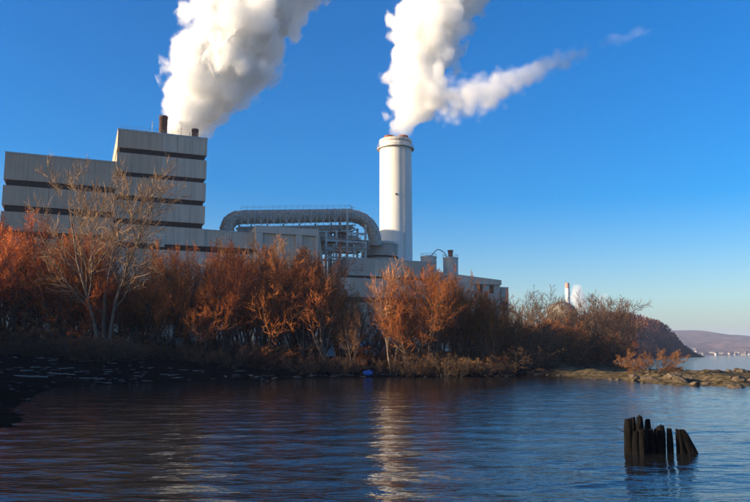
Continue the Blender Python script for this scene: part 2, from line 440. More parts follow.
# great duct --------------------------------------------------------
DY = 10.0
t = plant('overhead_duct')
def dp(px, py): x, z = hit(px, py, DY); return Vector((x, DY, z))
ctrl = [(226, 245), (226.5, 232), (228.5, 224), (233, 219.2), (240, 217.6), (262, 217.2), (285, 216.8), (310, 216.2), (335, 215.6), (350, 215.8), (360, 218), (367, 222.5), (372, 229), (374.5, 237), (375.3, 246)]
pts = [dp(*c) for c in ctrl]
def cat(P, m=6):
    out = []
    for i in range(len(P) - 1):
        p0, p1, p2, p3 = P[max(i - 1, 0)], P[i], P[i + 1], P[min(i + 2, len(P) - 1)]
        for k in range(m):
            s = k / m; out.append(0.5 * ((2 * p1) + (p2 - p0) * s + (2 * p0 - 5 * p1 + 4 * p2 - p3) * s * s + (3 * p1 - p0 - 3 * p2 + p3) * s ** 3))
    return out + [P[-1]]
path = cat(pts)
DR = 2.0
shell = obj('duct_shell', MB().tube(path, DR, 20), lag, t, True)
acc = 0; last = path[0]; kk = 0
for k in range(1, len(path) - 1):
    acc += (path[k] - last).length; last = path[k]
    if acc > 2.1:
        acc = 0; d = (path[k + 1] - path[k - 1]).normalized()
        obj('stiffener_ring', MB().tube([path[k] - d * .12, path[k] + d * .12], DR + .16, 20), steel, shell)
# walkway with handrail along the top, and lattice truss along the face of the duct
x0, x1 = pts[4].x, pts[9].x
ztop = [p.z + DR for p in (pts[4], pts[9])]
zf = lambda x: ztop[0] + (ztop[1] - ztop[0]) * (x - x0) / (x1 - x0)
hr = MB(); N = 18
for k in range(N + 1):
    x = x0 + (x1 - x0) * k / N
    hr.bar((x, DY - .9, zf(x)), (x, DY - .9, zf(x) + 1.15), .07)
for dz in (1.15, .65):
    hr.bar((x0, DY - .9, zf(x0) + dz), (x1, DY - .9, zf(x1) + dz), .06)
obj('handrail', hr, steel, t)
tr = MB(); yy = DY - DR - .35
zb = lambda x: zf(x) - 2 * DR - .25
for zz, o_ in ((zb, 0), (zf, -.3)):
    tr.bar((x0, yy, zz(x0) + o_), (x1, yy, zz(x1) + o_), .16)
for k in range(N):
    xa_, xb_ = x0 + (x1 - x0) * k / N, x0 + (x1 - x0) * (k + 1) / N
    tr.bar((xa_, yy, zb(xa_)), (xa_, yy, zf(xa_) - .3), .17)
    if k % 2: tr.bar((xa_, yy, zb(xa_)), (xb_, yy, zf(xb_) - .3), .15)
    else: tr.bar((xa_, yy, zf(xa_) - .3), (xb_, yy, zb(xb_)), .15)
obj('side_truss', tr, steel, t)
for px_ in (240, 252, 268, 284, 300, 316, 332):
    x = lx(px_, DY, 217)
    obj('support_leg', MB().bar((x, DY + .6, GZ - 1), (x, DY + .6, zb(x) + .2), .4), rust, t)
for k in range(6):                            # pipe rack slung under the duct
    yq = DY - 2.4 + k * .95; zq_ = 1.0 + (k % 3) * .75
    obj('rack_pipe', MB().tube([(x0 - 1, yq, zb(x0) - zq_), (x1 + 1, yq, zb(x1) - zq_)], .20 + .11 * (k % 2), 8), lag if k % 2 else steel, t)
for k in range(N + 1):
    x = x0 + (x1 - x0) * k / N
    obj('rack_hanger', MB().bar((x, DY - 2.6, zb(x)), (x, DY - 2.6, zb(x) - 2.9), .12).bar((x, DY + 2.6, zb(x)), (x, DY + 2.6, zb(x) - 2.9), .12).bar((x, DY - 2.7, zb(x) - 2.9), (x, DY + 2.7, zb(x) - 2.9), .14), steel, t)
obj('rack_deck', MB().box(x0 - .5, x1 + .5, DY - 2.6, DY + 2.6, zb(x0) - 3.35, zb(x0) - 3.1), lag, t)
x, z = hit(352, 206.5, DY)
obj('vent_pipe', MB().tube([(x, DY, zf(x) - .2), (x, DY, z)], .12, 6).bar((x - 1.2, DY, z + .2), (x + 1.4, DY, z - .5), .08), steel, t)
tag(t, 'huge ribbed grey duct arching down at both ends with a handrail on top', 'duct')

# steel frame beside the duct ----------------------------------------
t = plant('steel_frame')
FY = 6.5
cols = [lx(p, FY, 240) for p in (326, 336.5, 347.3, 365.5)]
ztops = [lz(p, q, FY) for p, q in ((326, 232), (336, 230), (347.3, 211.5), (365.5, 225))]
for x, z in zip(cols, ztops):
    for y in (FY, FY + 7):
        obj('column', MB().box(x - .28, x + .28, y - .28, y + .28, GZ - 1, z), steel, t)
for py_ in (233, 241.5, 249.5, 258):
    z = lz(347, py_, FY)
    i0 = 0 if py_ != 233 else 2
    for y in (FY, FY + 7):
        obj('beam', MB().box(cols[i0] - .2, cols[3] + .2, y - .22, y + .22, z - .3, z + .3), steel, t)
for py_, m_ in ((249.0, conc), (241.0, lag)):
    z = lz(347, py_, FY)
    obj('platform', MB().box(cols[1] - .3, cols[3] + 1, FY - .5, FY + 7.4, z + .35, z + .6), m_, t)
br = MB(); zz = [lz(347, q, FY) for q in (258, 249.5, 241.5, 233)]
for k in range(3):
    br.bar((cols[2], FY - .05, zz[k]), (cols[3], FY - .05, zz[k + 1]), .13); br.bar((cols[3], FY - .05, zz[k]), (cols[2], FY - .05, zz[k + 1]), .13)
obj('cross_brace', br, steel, t)
hr = MB()
for z_ in (zz[1], zz[2]):
    for dz in (1.7, 1.2): hr.bar((cols[1], FY - .45, z_ + dz), (cols[3] + .8, FY - .45, z_ + dz), .05)
    for k in range(9):
        x = cols[1] + (cols[3] + .8 - cols[1]) * k / 8; hr.bar((x, FY - .45, z_ + .6), (x, FY - .45, z_ + 1.7), .05)
obj('handrail', hr, steel, t)
rr = random.Random(3)
for (pa, qa, w, h, m_) in ((322, 236, 2.2, 2.4, lag), (329, 238, 2.4, 1.8, steel), (333, 245, 2.6, 2.2, lag), (341, 236, 2.2, 2.6, rust), (352, 238, 2.2, 2.0, lag), (356, 246.5, 2.4, 1.6, lag), (342, 246, 1.7, 2.1, steel), (326, 247, 2.0, 2.2, lag)):
    x, z = hit(pa, qa, FY + 3.5)
    mb = MB().tube([(x - w * .8, FY + 3.5, z), (x + w * .8, FY + 3.5, z)], [h * .45, h * .45], 14)
    mb.tube([(x - w * .95, FY + 3.5, z), (x - w * .8, FY + 3.5, z)], [h * .3, h * .45], 14).tube([(x + w * .8, FY + 3.5, z), (x + w * .95, FY + 3.5, z)], [h * .45, h * .3], 14)
    mb.tube([(x, FY + 3.5, z + h * .4), (x, FY + 3.5, z + h * .4 + 1.4), (x + 1.6, FY + 3.5, z + h * .4 + 2.0)], .22, 8)
    mb.box(x - w * .5, x - w * .3, FY + 2.8, FY + 4.2, z - h * .5 - 1.2, z); mb.box(x + w * .3, x + w * .5, FY + 2.8, FY + 4.2, z - h * .5 - 1.2, z)
    obj('process_vessel', mb, m_, t, False)
for k in range(5):
    x = cols[0] + k * 2.1; z = zz[0] + rr.uniform(0, 3)
    obj('pipe', MB().tube(cat([Vector((x, FY - .8, GZ)), Vector((x, FY - .8, z)), Vector((x + .6, FY - .8, z + 1)), Vector((x + 4, FY - .6, z + 1.2))], 4), .22, 8), lag, t, True)
tag(t, 'open steel frame of columns and platforms under the curved duct end', 'steel frame')

# round tank --------------------------------------------------------
TKY = 14.0
t = plant('round_tank')
xl, xr = lx(364.5, TKY, 250), lx(398.5, TKY, 250); r_ = (xr - xl) / 2 * 1.0
ztk = lz(381, 242.2, TKY); 
o = obj('shell', MB().lathe([(r_, GZ - 1), (r_, ztk - 2.8), (r_ + .05, ztk - 2.6), (r_ + .05, ztk - .6), (r_ * .98, ztk - .2), (0.01, ztk + .4)], 56), conc, t, True)
o.location = ((xl + xr) / 2, TKY + r_ * .3, 0)
o2 = obj('rim_band', MB().lathe([(r_ + .02, ztk - .9), (r_ + .35, ztk - .9), (r_ + .35, ztk - .2), (r_ + .02, ztk - .2)], 56), steel, t); o2.location = o.location
o3 = obj('dark_ring', MB().lathe([(r_ + .03, ztk - 5.2), (r_ + .14, ztk - 5.2), (r_ + .14, ztk - 4.6), (r_ + .03, ztk - 4.6)], 56), dark, t); o3.location = o.location  # dark ring standing slightly proud of the shell
tag(t, 'squat round concrete tank at the foot of the white chimney', 'tank')

# chimney -----------------------------------------------------------
CYD = 260.0
cb = at(396.0, 250, CYD)
t = empty('chimney', (cb.x, CYD, th(cb.x, CYD)))
zc = at(396.5, 141.5, CYD).z - t.location.z
rb = (at(412.6, 255, CYD).x - at(379.2, 255, CYD).x) / 2; rt = (at(412.6, 152, CYD).x - at(380.8, 152, CYD).x) / 2
prof = [(rb + .35 * (1 - k / 20), zc * k / 20) for k in range(0)] + [(rb + .3, -1)] + [(rb + (rt - rb) * k / 24, zc * k / 24) for k in range(25)] + [(rt * .9, zc + .25), (.5, zc + .3)]
obj('shaft', MB().lathe(prof, 72), chim, t, True)
zg = at(396.5, 150.0, CYD).z - t.location.z
ring = obj('gallery_ring', MB().lathe([(rt, zg), (rt + 1.0, zg), (rt + 1.0, zg + .3), (rt, zg + .3), (rt, zg)], 64), steel, t)
gr = MB()
for k in range(36):
    a = 2 * math.pi * k / 36; x, y = (rt + .93) * math.cos(a), (rt + .93) * math.sin(a); gr.bar((x, y, zg + .3), (x, y, zg + 1.5), .06)
for dz in (.9, 1.5):
    gr.tube([((rt + .93) * math.cos(2 * math.pi * k / 36), (rt + .93) * math.sin(2 * math.pi * k / 36), zg + dz) for k in range(37)], .05, 5, False)
obj('gallery_railing', gr, steel, ring)
obj('top_band', MB().lathe([(rt + .02, zc - 1.1), (rt + .16, zc - 1.0), (rt + .16, zc + .2), (rt * .85, zc + .34)], 64), mat('sooty_concrete', (.55, .50, .44), .8, .35, .5, streak=.7), t, True)
for px_, dy in ((389.3, -.6), (403.0, -.6)):
    q = at(px_, 139, CYD); zz_ = at(px_, 136.6, CYD).z - t.location.z
    o = obj('flue', MB().lathe([(1.75, zc - .5), (1.75, zc + .9), (1.95, zc + 1.0), (1.95, zz_ - .2), (1.8, zz_), (1.5, zz_), (1.45, zz_ - 2)], 36), rustl, t, True)
    o.location = (q.x - cb.x, dy, 0)
ld = MB(); 
for s in (-.25, .25): ld.bar((s, -rb - .25, 2), (s, -rt - .25, zg), .05)
k = 2.0
while k < zg: ld.bar((-.25, -rb - .25 + (rb - rt) * k / zg, k), (.25, -rb - .25 + (rb - rt) * k / zg, k), .04); k += .6
obj('ladder', ld, steel, t).rotation_euler = (0, 0, R(28))
obj('aviation_light', MB().box(-.3, .3, -rt - .5, -rt + .2, zc * .72, zc * .72 + .6), rust, t)
tag(t, 'tall white round concrete chimney with two red-brown flues on top', 'chimney')

# lower blocks in front of the tank and chimney ----------------------
t = plant('flat_roof_annex')
YA = 3.0
x0, x1 = lx(347, YA, 265), lx(436.5, YA, 266); z1 = lz(372, 259.5, YA); z0 = lz(372, 276, YA)
tiers(t, x0, x1, YA, 20, [(z0, z1)], [conc, clad, conc], [lx(375, YA), lx(407, YA)])
obj('parapet_cap', MB().box(x0 - .1, x1 + .1, YA - .1, 20.1, z1 + .004, z1 + .25), steel, t)
tag(t, 'flat-roofed grey annex in front of the round tank', 'building')
t = plant('long_low_building')
YB = -2.0
x0, x1 = lx(328, YB, 290), lx(474.5, YB, 290)
z1 = lz(440, 282.2, YB); z2 = lz(440, 299.5, YB); z3 = lz(440, 304.5, YB)
sm = [x0 + (x1 - x0) * k / 7 for k in range(1, 7)]
tiers(t, x0, x1, YB, 22, [(z2, z1), (GZ - 1, z3)], [clad_l, conc, clad_l, clad, clad_l, conc, clad_l], sm)
obj('parapet_cap', MB().box(x0 - .1, x1 + .05, YB - .1, 22.1, z1 + .004, z1 + .25), steel, t)
for k in range(3):
    x = lx(452 + 8.5 * k, YB, 302)
    obj('window', MB().box(x - .1, x + .1, YB - .05, YB + .6, z3, z2), steel, t)
tag(t, 'long low pale building with a dark strip of openings below the silos', 'building')
t = plant('turbine_hall')
YC = 1.0
x0, x1 = lx(437.5, YC, 275), lx(500.5, YC, 282)
za, zb_, zc_ = lz(437, 272, YC), lz(500, 280.3, YC), lz(478, 284.2, YC)
obj('sloping_fascia', MB().prism([(x0, zc_), (x1, zc_), (x1, zb_), (x0, za)], YC - .6, 40), clad, t)
xw = lx(474.6, YC, 290)
obj('wall', MB().box(xw, x1 - .2, YC + .8, 39, GZ - 1, zc_ - .004), clad_l, t)
z5 = zc_ - .004
for a, b_ in ((475, 478.2), (483, 489.5), (494.2, 500.2)):
    obj('pilaster', MB().box(lx(a, YC, 295), lx(b_, YC, 295), YC, YC + .79, GZ - 1, z5), clad_l, t)
for a, b_ in ((478.4, 482.8), (489.7, 494)):
    obj('roller_door', MB().box(lx(a, YC, 295), lx(b_, YC, 295), YC + .3, YC + .78, GZ - 1, z5 - 2.6), clad, t)
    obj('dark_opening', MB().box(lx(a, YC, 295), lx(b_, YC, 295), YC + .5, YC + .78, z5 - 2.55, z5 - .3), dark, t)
tag(t, 'grey hall with a sloping roof fascia and pale pilasters', 'building')
t = plant('end_annex')
x0, x1 = lx(501, 2.5, 300), lx(508.6, 2.5, 300); z1 = lz(504, 288, 2.5)
obj('wall', MB().box(x0, x1, 2.5, 18, GZ - 1, z1), clad, t)
obj('parapet_cap', MB().box(x0 - .1, x1 + .1, 2.4, 18.1, z1 + .003, z1 + .3), steel, t)
for k in range(3): obj('louvre_panel', MB().box(x0 + .5, x1 - .5, 2.42, 2.495, GZ + 2 + 5 * k, GZ + 5 + 5 * k), dark, t)
tag(t, 'narrow grey end annex beside the hall with the sloping fascia', 'building')

# silos --------------------------------------------------------------
SY = 9.0
def silo(pa, pb, ptop, name, label, stack=False):
    t = plant(name)
    xa_, xb_ = lx(pa, SY, 262), lx(pb, SY, 262); r = (xb_ - xa_) / 2; z = lz((pa + pb) / 2, ptop, SY); c = ((xa_ + xb_) / 2, SY + r * .3, 0)
    o = obj('shell', MB().lathe([(r, GZ - 1)] + [(r + (.03 if k % 2 else 0), GZ + (z - GZ) * k / 14) for k in range(15)] + [(r * .6, z + .35), (.01, z + .5)], 40), clad_l, t, False); o.location = c
    o = obj('rim', MB().lathe([(r, z - .3), (r + .15, z - .3), (r + .15, z + .1), (r, z + .1)], 40), steel, t); o.location = c
    rl = MB()
    for k in range(14):
        a = 2 * math.pi * k / 14; rl.bar((r * math.cos(a), r * math.sin(a), z), (r * math.cos(a), r * math.sin(a), z + 1), .05)
    rl.tube([(r * math.cos(2 * math.pi * k / 14), r * math.sin(2 * math.pi * k / 14), z + 1) for k in range(15)], .05, 5, False)
    o = obj('roof_railing', rl, steel, t); o.location = c
    if stack:
        o = obj('stub_stack', MB().lathe([(.75, z), (.75, z + 2.0), (.9, z + 2.0), (.9, z + 2.6), (.7, z + 2.6), (.65, z + 1)], 24), rustl, t, True); o.location = c
    tag(t, label, 'silo', 'twin silos'); return c, z
c1, zs1 = silo(422.5, 436.6, 256.8, 'silo', 'plain grey silo without a stack, joined to its twin by a bent pipe')
c2, zs2 = silo(445, 458.2, 258.0, 'silo', 'grey silo with a short red-brown stack on top', True)
t = plant('transfer_pipe')
pp = [Vector((c1[0] + .8, c1[1], zs1 + .3)), Vector((c1[0] + 2.0, c1[1], zs1 + 1.6)), Vector(((c1[0] + c2[0]) / 2 - .5, c1[1], zs1 + 2.6)), Vector((c2[0] - 2.4, c2[1], zs2 + 1.8)), Vector((c2[0] - 1.3, c2[1], zs2 + .2))]
obj('pipe_run', MB().tube(cat(pp), .16, 8), steel, t, True)
obj('flange', MB().tube([pp[0] - Vector((0, 0, .2)), pp[0] + Vector((0, 0, .1))], .4, 10), steel, t)
obj('flange', MB().tube([pp[-1] - Vector((0, 0, .2)), pp[-1] + Vector((0, 0, .1))], .4, 10), steel, t)
tag(t, 'thin bent pipe arching between the tops of the two silos', 'pipe')

# ------------------------------------------------------------------ trees
twig_o = leafmat('rust_twigs', (0.34, 0.10, 0.028), (0.20, 0.075, 0.03))
leaf_o = leafmat('rust_leaves', (0.66, 0.205, 0.052), (0.38, 0.125, 0.045), 0.55)
leaf_t = leafmat('tan_leaves', (0.66, 0.33, 0.13), (0.40, 0.20, 0.085), 0.35)
twig_b = leafmat('brown_twigs', (0.20, 0.11, 0.06), (0.11, 0.065, 0.04), 0.2)
twig_p = leafmat('pale_twigs', (0.36, 0.22, 0.125), (0.22, 0.14, 0.08), 0.2)
bark = mat('bark', (0.10, 0.072, 0.052), 0.95, 0.4, 1.5, bump=0.7, bscale=5)
bark_p = mat('pale_bark', (0.19, 0.13, 0.085), 0.95, 0.35, 1.5, bump=0.7, bscale=5)

def rvec(r): return Vector((r.gauss(0, 1), r.gauss(0, 1), r.gauss(0, 1))).normalized()
def gen_tree(seed, H, stems, tilt, trop, nl1, nl2, nl3, leaves, leaf_size, l1=(.34, .5), bare=0.22, twigw=0.022, rk=.0135):
    """returns two MBs: wood (trunk and limbs) and crown (twigs and dry leaves)"""
    r = random.Random(seed); wood = MB(); crown = MB()
    def grow(p, d, L, rad, lev, nseg):
        pts = [p.copy()]; dirs = [d.copy()]
        for k in range(nseg):
            d = (d + rvec(r) * (.13 if lev == 0 else .2) + Vector((0, 0, trop * (0.4 if lev == 0 else 1.0)))).normalized()
            p = p + d * (L / nseg); pts.append(p.copy()); dirs.append(d.copy())
        return pts, dirs
    def child_dir(d, ang):
        q = rvec(r); q = (q - d * q.dot(d)).normalized(); return (d * math.cos(ang) + q * math.sin(ang)).normalized()
    def twig(p, d, L, w):
        n = 2; side = d.cross(rvec(r)).normalized() * w; tint = r.random()
        q = p
        for k in range(n):
            d2 = (d + rvec(r) * .28 + Vector((0, 0, trop * 1.3))).normalized(); e = q + d2 * (L / n)
            s0 = side * (1 - .4 * k); s1 = side * (.6 - .4 * k)
            crown.quad(q - s0, q + s0, e + s1, e - s1, tint); 
            for _ in range(leaves):
                if r.random() < .75:
                    c = q.lerp(e, r.random()) + rvec(r) * .1; u = (d2 + rvec(r) * .9).normalized(); vv = u.cross(rvec(r)).normalized()
                    s = leaf_size * r.uniform(.6, 1.4)
                    crown.tri(c - vv * s * .28, c + vv * s * .28, c + u * s * 1.5, min(1, max(0, tint + r.uniform(-.35, .35))))
            q = e
    for s in range(stems):
        a = 2 * math.pi * (s + r.random() * .6) / stems
        d0 = Vector((math.cos(a) * math.sin(tilt), math.sin(a) * math.sin(tilt), math.cos(tilt)))
        if stems == 1: d0 = Vector((r.uniform(-.08, .08), r.uniform(-.08, .08), 1)).normalized()
        L0 = H * r.uniform(.6, .78); r0 = H * rk * (1.5 if stems == 1 else 1.0)
        pts, dirs = grow(Vector((math.cos(a) * .12 * (stems > 1), math.sin(a) * .12 * (stems > 1), -.4)), d0, L0, r0, 0, 8)
        wood.tube(pts, [r0 * (1 - .78 * k / 8) for k in range(9)], 7)
        for i in range(nl1):
            f = bare + (1 - bare) * (i + r.random()) / nl1; k = min(7, int(f * 8)); g = f * 8 - k
            p = pts[k].lerp(pts[k + 1], g); d = child_dir(dirs[k], r.uniform(.45, .95))
            L1 = H * r.uniform(*l1) * (1.1 - .55 * f); r1 = r0 * (1 - .78 * f) * .62
            p1, d1 = grow(p, d, L1, r1, 1, 5)
            wood.tube(p1, [max(.012, r1 * (1 - .8 * q / 5)) for q in range(6)], 5, False)
            for j in range(nl2):
                f2 = .18 + .82 * (j + r.random()) / nl2; k2 = min(4, int(f2 * 5)); 
                pb = p1[k2].lerp(p1[k2 + 1], f2 * 5 - k2); db = child_dir(d1[k2], r.uniform(.4, .9))
                L2 = L1 * r.uniform(.3, .52) * (1.15 - .5 * f2); r2 = max(.012, r1 * (1 - .8 * f2) * .55)
                p2, d2 = grow(pb, db, L2, r2, 2, 3)
                wood.tube(p2, [r2, r2 * .8, r2 * .55, r2 * .3], 3, False)
                for m_ in range(nl3):
                    f3 = .1 + .9 * (m_ + r.random()) / nl3; k3 = min(2, int(f3 * 3))
                    pc = p2[k3].lerp(p2[k3 + 1], f3 * 3 - k3); dc = child_dir(d2[k3], r.uniform(.3, .8))
                    twig(pc, dc, L2 * r.uniform(.35, .75), twigw * r.uniform(.7, 1.3))
    return wood, crown

PROTO = {}
def proto(key, name, args, wm_, cm_):
    wood, crown = gen_tree(**args)
    PROTO[key] = (wood.mesh('trunk', True), crown.mesh('crown'), max(v[2] for v in crown.v), wm_, cm_, name)
    PROTO[key][0].materials.append(wm_); PROTO[key][1].materials.append(cm_)
base_o = dict(tilt=R(14), trop=.10, nl1=11, nl2=8, nl3=9, leaves=2, leaf_size=.095)
for i in range(4): proto(f'rust{i}', 'rust_tree', dict(base_o, seed=20 + i, H=13, stems=3 + i % 2), bark, leaf_o)
for i in range(2): proto(f'single{i}', 'rust_tree', dict(base_o, seed=40 + i, H=13, stems=1, nl1=18, l1=(.3, .45), nl2=8, bare=.16), bark, leaf_o)
for i in range(3): proto(f'tan{i}', 'tan_tree', dict(base_o, seed=60 + i, H=12, stems=2 + i % 2, nl1=9, leaves=1, trop=.12), bark_p, leaf_t)
for i in range(3): proto(f'bare{i}', 'bare_tree', dict(base_o, seed=80 + i, H=12, stems=2 + i % 2, leaves=0, nl3=7, trop=.07, twigw=.025), bark, twig_b)
proto('big', 'cottonwood_tree', dict(seed=5, H=24, stems=3, tilt=R(9), trop=.07, rk=.0088, nl1=12, nl2=9, nl3=9, leaves=1, leaf_size=.08, l1=(.28, .42), bare=.3, twigw=.03), bark_p, twig_p)
for i in range(3): proto(f'shrub{i}', 'shrub', dict(seed=100 + i, H=4.2, stems=7, tilt=R(34), trop=.05, nl1=5, nl2=5, nl3=7, leaves=1, leaf_size=.085, l1=(.35, .5), bare=.1, twigw=.016), bark, (leaf_o, twig_b, leaf_t)[i])
proto('spitbush', 'spit_bush', dict(seed=120, H=5.0, stems=9, tilt=R(48), trop=.04, nl1=6, nl2=6, nl3=7, leaves=2, leaf_size=.07, l1=(.3, .42), bare=.3, twigw=.014), bark, leafmat('bush_leaves', (0.30, 0.12, 0.05), (0.18, 0.08, 0.04), .35))

def plant_tree(key, x, y, height, label, cat='tree', group=None, wide=1.0, sink=0.15):
    tr_, cr_, h0, _, _, nm = PROTO[key]
    e = empty(nm, (x, y, th(x, y) - sink), rng.uniform(0, 6.28))
    s = height * 1.10 / h0; e.scale = (s * wide, s * wide, s)
    obj('trunk', tr_, None, e); obj('crown', cr_, None, e)
    return tag(e, label, cat, group)

def zone(px):
    for lim, nm in ((-1, 'on the bank beyond the banded blocks'), (60, 'below the lower banded block'), (118, 'beside the tall cottonwood'), (206, 'below the tall banded tower'), (256, 'below the low wing'), (326, 'below the three-panel block'), (366, 'below the open steel frame'), (420, 'below the white chimney'), (465, 'below the twin silos'), (512, 'below the sloping-fascia hall')):
        if px < lim: return nm
    return 'past the end annex'
TOP = [(-60, 195), (0, 204), (15, 214), (32, 224), (60, 234), (90, 240), (130, 256), (160, 250), (190, 250), (215, 252), (228, 244), (245, 233), (260, 243), (280, 256), (300, 252), (320, 249), (335, 262), (350, 276), (365, 280), (380, 268), (410, 261), (435, 268), (455, 280), (480, 290), (505, 294)]
def top_at(px):
    return float(np.interp(px, [q[0] for q in TOP], [q[1] for q in TOP]))
def tree_at(px, Y, py, key, label=None, wide=1.0, group='trees along the riverbank', row='front row'):
    p = at(px, 345, Y); z0 = th(p.x, Y); z1 = at(px, py, Y).z
    look = {'ru': 'rust-orange multi-stemmed tree', 'si': 'rust-orange single-trunk tree', 'ta': 'pale tan sparse tree', 'ba': 'leafless brown tree'}.get(key[:2], 'tree')
    return plant_tree(key, p.x, Y, max(2.0, z1 - z0), label or f"{'tall' if z1 - z0 > 15.5 else 'low' if z1 - z0 < 11.5 else 'mid-height'} {look} in the {row} {zone(px)}", 'tree', group, wide)

keysA = ['rust0', 'rust1', 'rust2', 'rust3', 'single0', 'single1', 'rust0', 'rust2', 'rust1', 'tan0']
keysB = ['bare0', 'rust1', 'tan1', 'rust3', 'bare1', 'single0', 'tan2']
px = 4.0; i = 0
while px < 508:
    j = rng.uniform(-4, 4)
    Y = 104 + rng.uniform(-2.5, 3.5) + 4 * (px < 200) * 0 + (3 if px > 430 else 0)
    k = keysA[rng.randrange(len(keysA))]
    if 338 < px < 372: k = ['bare1', 'tan1', 'bare2'][i % 3]
    if 385 < px < 445: k = ['rust3', 'rust0', 'rust1', 'tan2'][i % 4]
    tree_at(px + j, Y, top_at(px + j) + (rng.uniform(-3, 8) if rng.random() < .55 else rng.uniform(12, 42)), k, wide=rng.uniform(.72, .95)); i += 1
    px += 12.5
px = -2.0
while px < 505:                               # second row, a little lower and further inland
    if not (312 < px < 338 or 362 < px < 396): tree_at(px + rng.uniform(-5, 5), 113 + rng.uniform(-3, 5), top_at(px) + rng.uniform(14, 40), keysB[rng.randrange(len(keysB))], row='back row')
    px += 17
for k in range(16):                           # the row runs on up the bank out of the frame and shades the left of it
    x = -58 - 2.4 * k + rng.uniform(-1.5, 1.5); y = 96 + (k % 4) * 5 + rng.uniform(-2, 2)
    plant_tree(keysA[k % 6], x, y, rng.uniform(13, 16), 'rust-orange tree on the bank beyond the banded blocks', 'tree', 'trees along the riverbank', 1.05)
for k in range(12):
    x = -52 - 2.6 * k + rng.uniform(-1.5, 1.5); y = 80 + (k % 3) * 5 + rng.uniform(-2, 2)
    plant_tree(keysA[(k + 2) % 6], x, y, rng.uniform(9, 12), 'rust-orange tree on the bank beyond the banded blocks', 'tree', 'trees along the riverbank', 1.1)
for k in range(18):                           # trees on that unseen hillside, adding to its shade on the beach
    plant_tree(keysA[k % 6], -84 - (k % 2) * 6 + rng.uniform(-2, 2), 8 + k * 4.6, rng.uniform(7, 10), 'rust-orange tree on the unseen hillside that shades the beach', 'tree', 'trees on the hillside', 1.3)
bt = at(104, 345, 98)
plant_tree('big', bt.x, 98, at(112, 169, 98).z - th(bt.x, 98), 'tall pale bare cottonwood rising above all the other riverbank trees', wide=1.0)

look_s = {'shrub0': 'rust-orange shrub', 'shrub1': 'leafless brown shrub', 'shrub2': 'tan shrub'}
# undergrowth
for q, yq in ((80, 94.5), (89, 93.5), (97, 94), (105, 93.5), (115, 95)):
    p = at(q, 345, yq); plant_tree('shrub1', p.x, yq, rng.uniform(2.6, 3.8), 'leafless brown shrub at the foot of the tall cottonwood', 'shrub', 'shrubs along the riverbank', 1.3)
px = -6.0
while px < 515:
    for row, (Y, ht) in enumerate(((99.5, 2.4), (103, 3.2), (108, 4.2))):
        q = px + rng.uniform(-6, 6); yy = Y + rng.uniform(-1.5, 1.5)
        if q < 150: yy -= 4 * (1 - max(q, 0) / 150)
        p = at(q, 345, yy)
        k = ('shrub1', 'shrub0', 'shrub1', 'shrub2')[rng.randrange(4)]
        if row == 0: k = 'shrub1'
        if (314 < q < 336 or 364 < q < 394) and row > 0: continue
        plant_tree(k, p.x, yy, ht * rng.uniform(.7, 1.2), f'{look_s[k]} in the riverbank undergrowth {zone(q)}', 'shrub', 'shrubs along the riverbank', rng.uniform(1.0, 1.5))
    px += 15
# trees past the plant
for (q, Y, py, k, w) in ((512, 118, 318, 'tan1', 1), (520, 135, 306, 'bare0', 1), (530, 165, 291, 'bare1', 1.1), (541, 150, 296, 'bare2', 1.1), (549, 140, 312, 'bare0', 1), (556, 128, 322, 'rust1', .9), (567, 122, 326, 'rust2', .8), (575, 150, 312, 'bare1', 1.1),
                         (584, 165, 305, 'bare0', 1.1), (592, 150, 297, 'bare2', 1.2), (600, 170, 293, 'bare1', 1.15), (609, 180, 299, 'bare0', 1.1), (618, 190, 302, 'bare2', 1.2), (627, 195, 307, 'bare1', 1.2), (560, 145, 310, 'bare2', 1.0), (536, 122, 322, 'rust0', .9), (524, 116, 326, 'rust3', .9), (546, 118, 330, 'tan2', .9)):
    tree_at(q, Y, py, k, (f"{'orange' if k[:2] == 'ru' else 'tan' if k[:2] == 'ta' else 'leafless dark'} tree on the wooded shore past the end annex"), w, 'trees past the end annex')
for q in range(508, 634, 6):
    for row in range(3):
        Y = (106, 122, 140)[row] + (q - 508) * .35 + rng.uniform(-4, 4); p = at(q + rng.uniform(-4, 4), 345, Y); k = ('shrub1', 'shrub1', 'shrub0')[rng.randrange(3)]
        if float(sdf(np.array([p.x]), np.array([Y]))[0]) < 5: continue
        plant_tree(k, p.x, Y, rng.uniform(4, 7.5), f'{look_s[k]} in the dark thicket past the end annex', 'shrub', 'shrubs past the end annex', rng.uniform(1.1, 1.6))
sb = at(650, 366, 92)
plant_tree('spitbush', sb.x, 92, 3.2, 'wide brown bush growing alone on the rocky spit', 'bush', None, 1.3)

# far wooded point: a wood that reads as one mass ---------------------
r2 = np.random.default_rng(9); NC = 40000
yy_ = r2.uniform(230, 980, NC); xx_ = np.where(yy_ > 500, r2.uniform(100, 390, NC), r2.uniform(40, 250, NC))
dd_ = sdf(xx_, yy_); ok_ = (dd_ > 2) & (dd_ < 150) & ~((xx_ < 62) & (yy_ < 330))
xx_, yy_, dd_ = xx_[ok_][:7500], yy_[ok_][:7500], dd_[ok_][:7500]; NC = len(xx_); K = 14
hg = r2.uniform(6, 11, NC) * (.55 + .45 * np.minimum(1, dd_ / 20)); wd = hg * r2.uniform(.22, .36, NC); tn = r2.random(NC); zz_ = TH(xx_, yy_)
a_ = r2.uniform(0, 6.28, (NC, K)); u_ = r2.uniform(.12, 1, (NC, K)); rr_ = wd[:, None] * np.sin(np.pi * (.12 + .8 * u_)) * r2.uniform(.5, 1.1, (NC, K))
c_ = np.stack([xx_[:, None] + rr_ * np.cos(a_), yy_[:, None] + rr_ * np.sin(a_), zz_[:, None] + hg[:, None] * u_ * .92], -1)
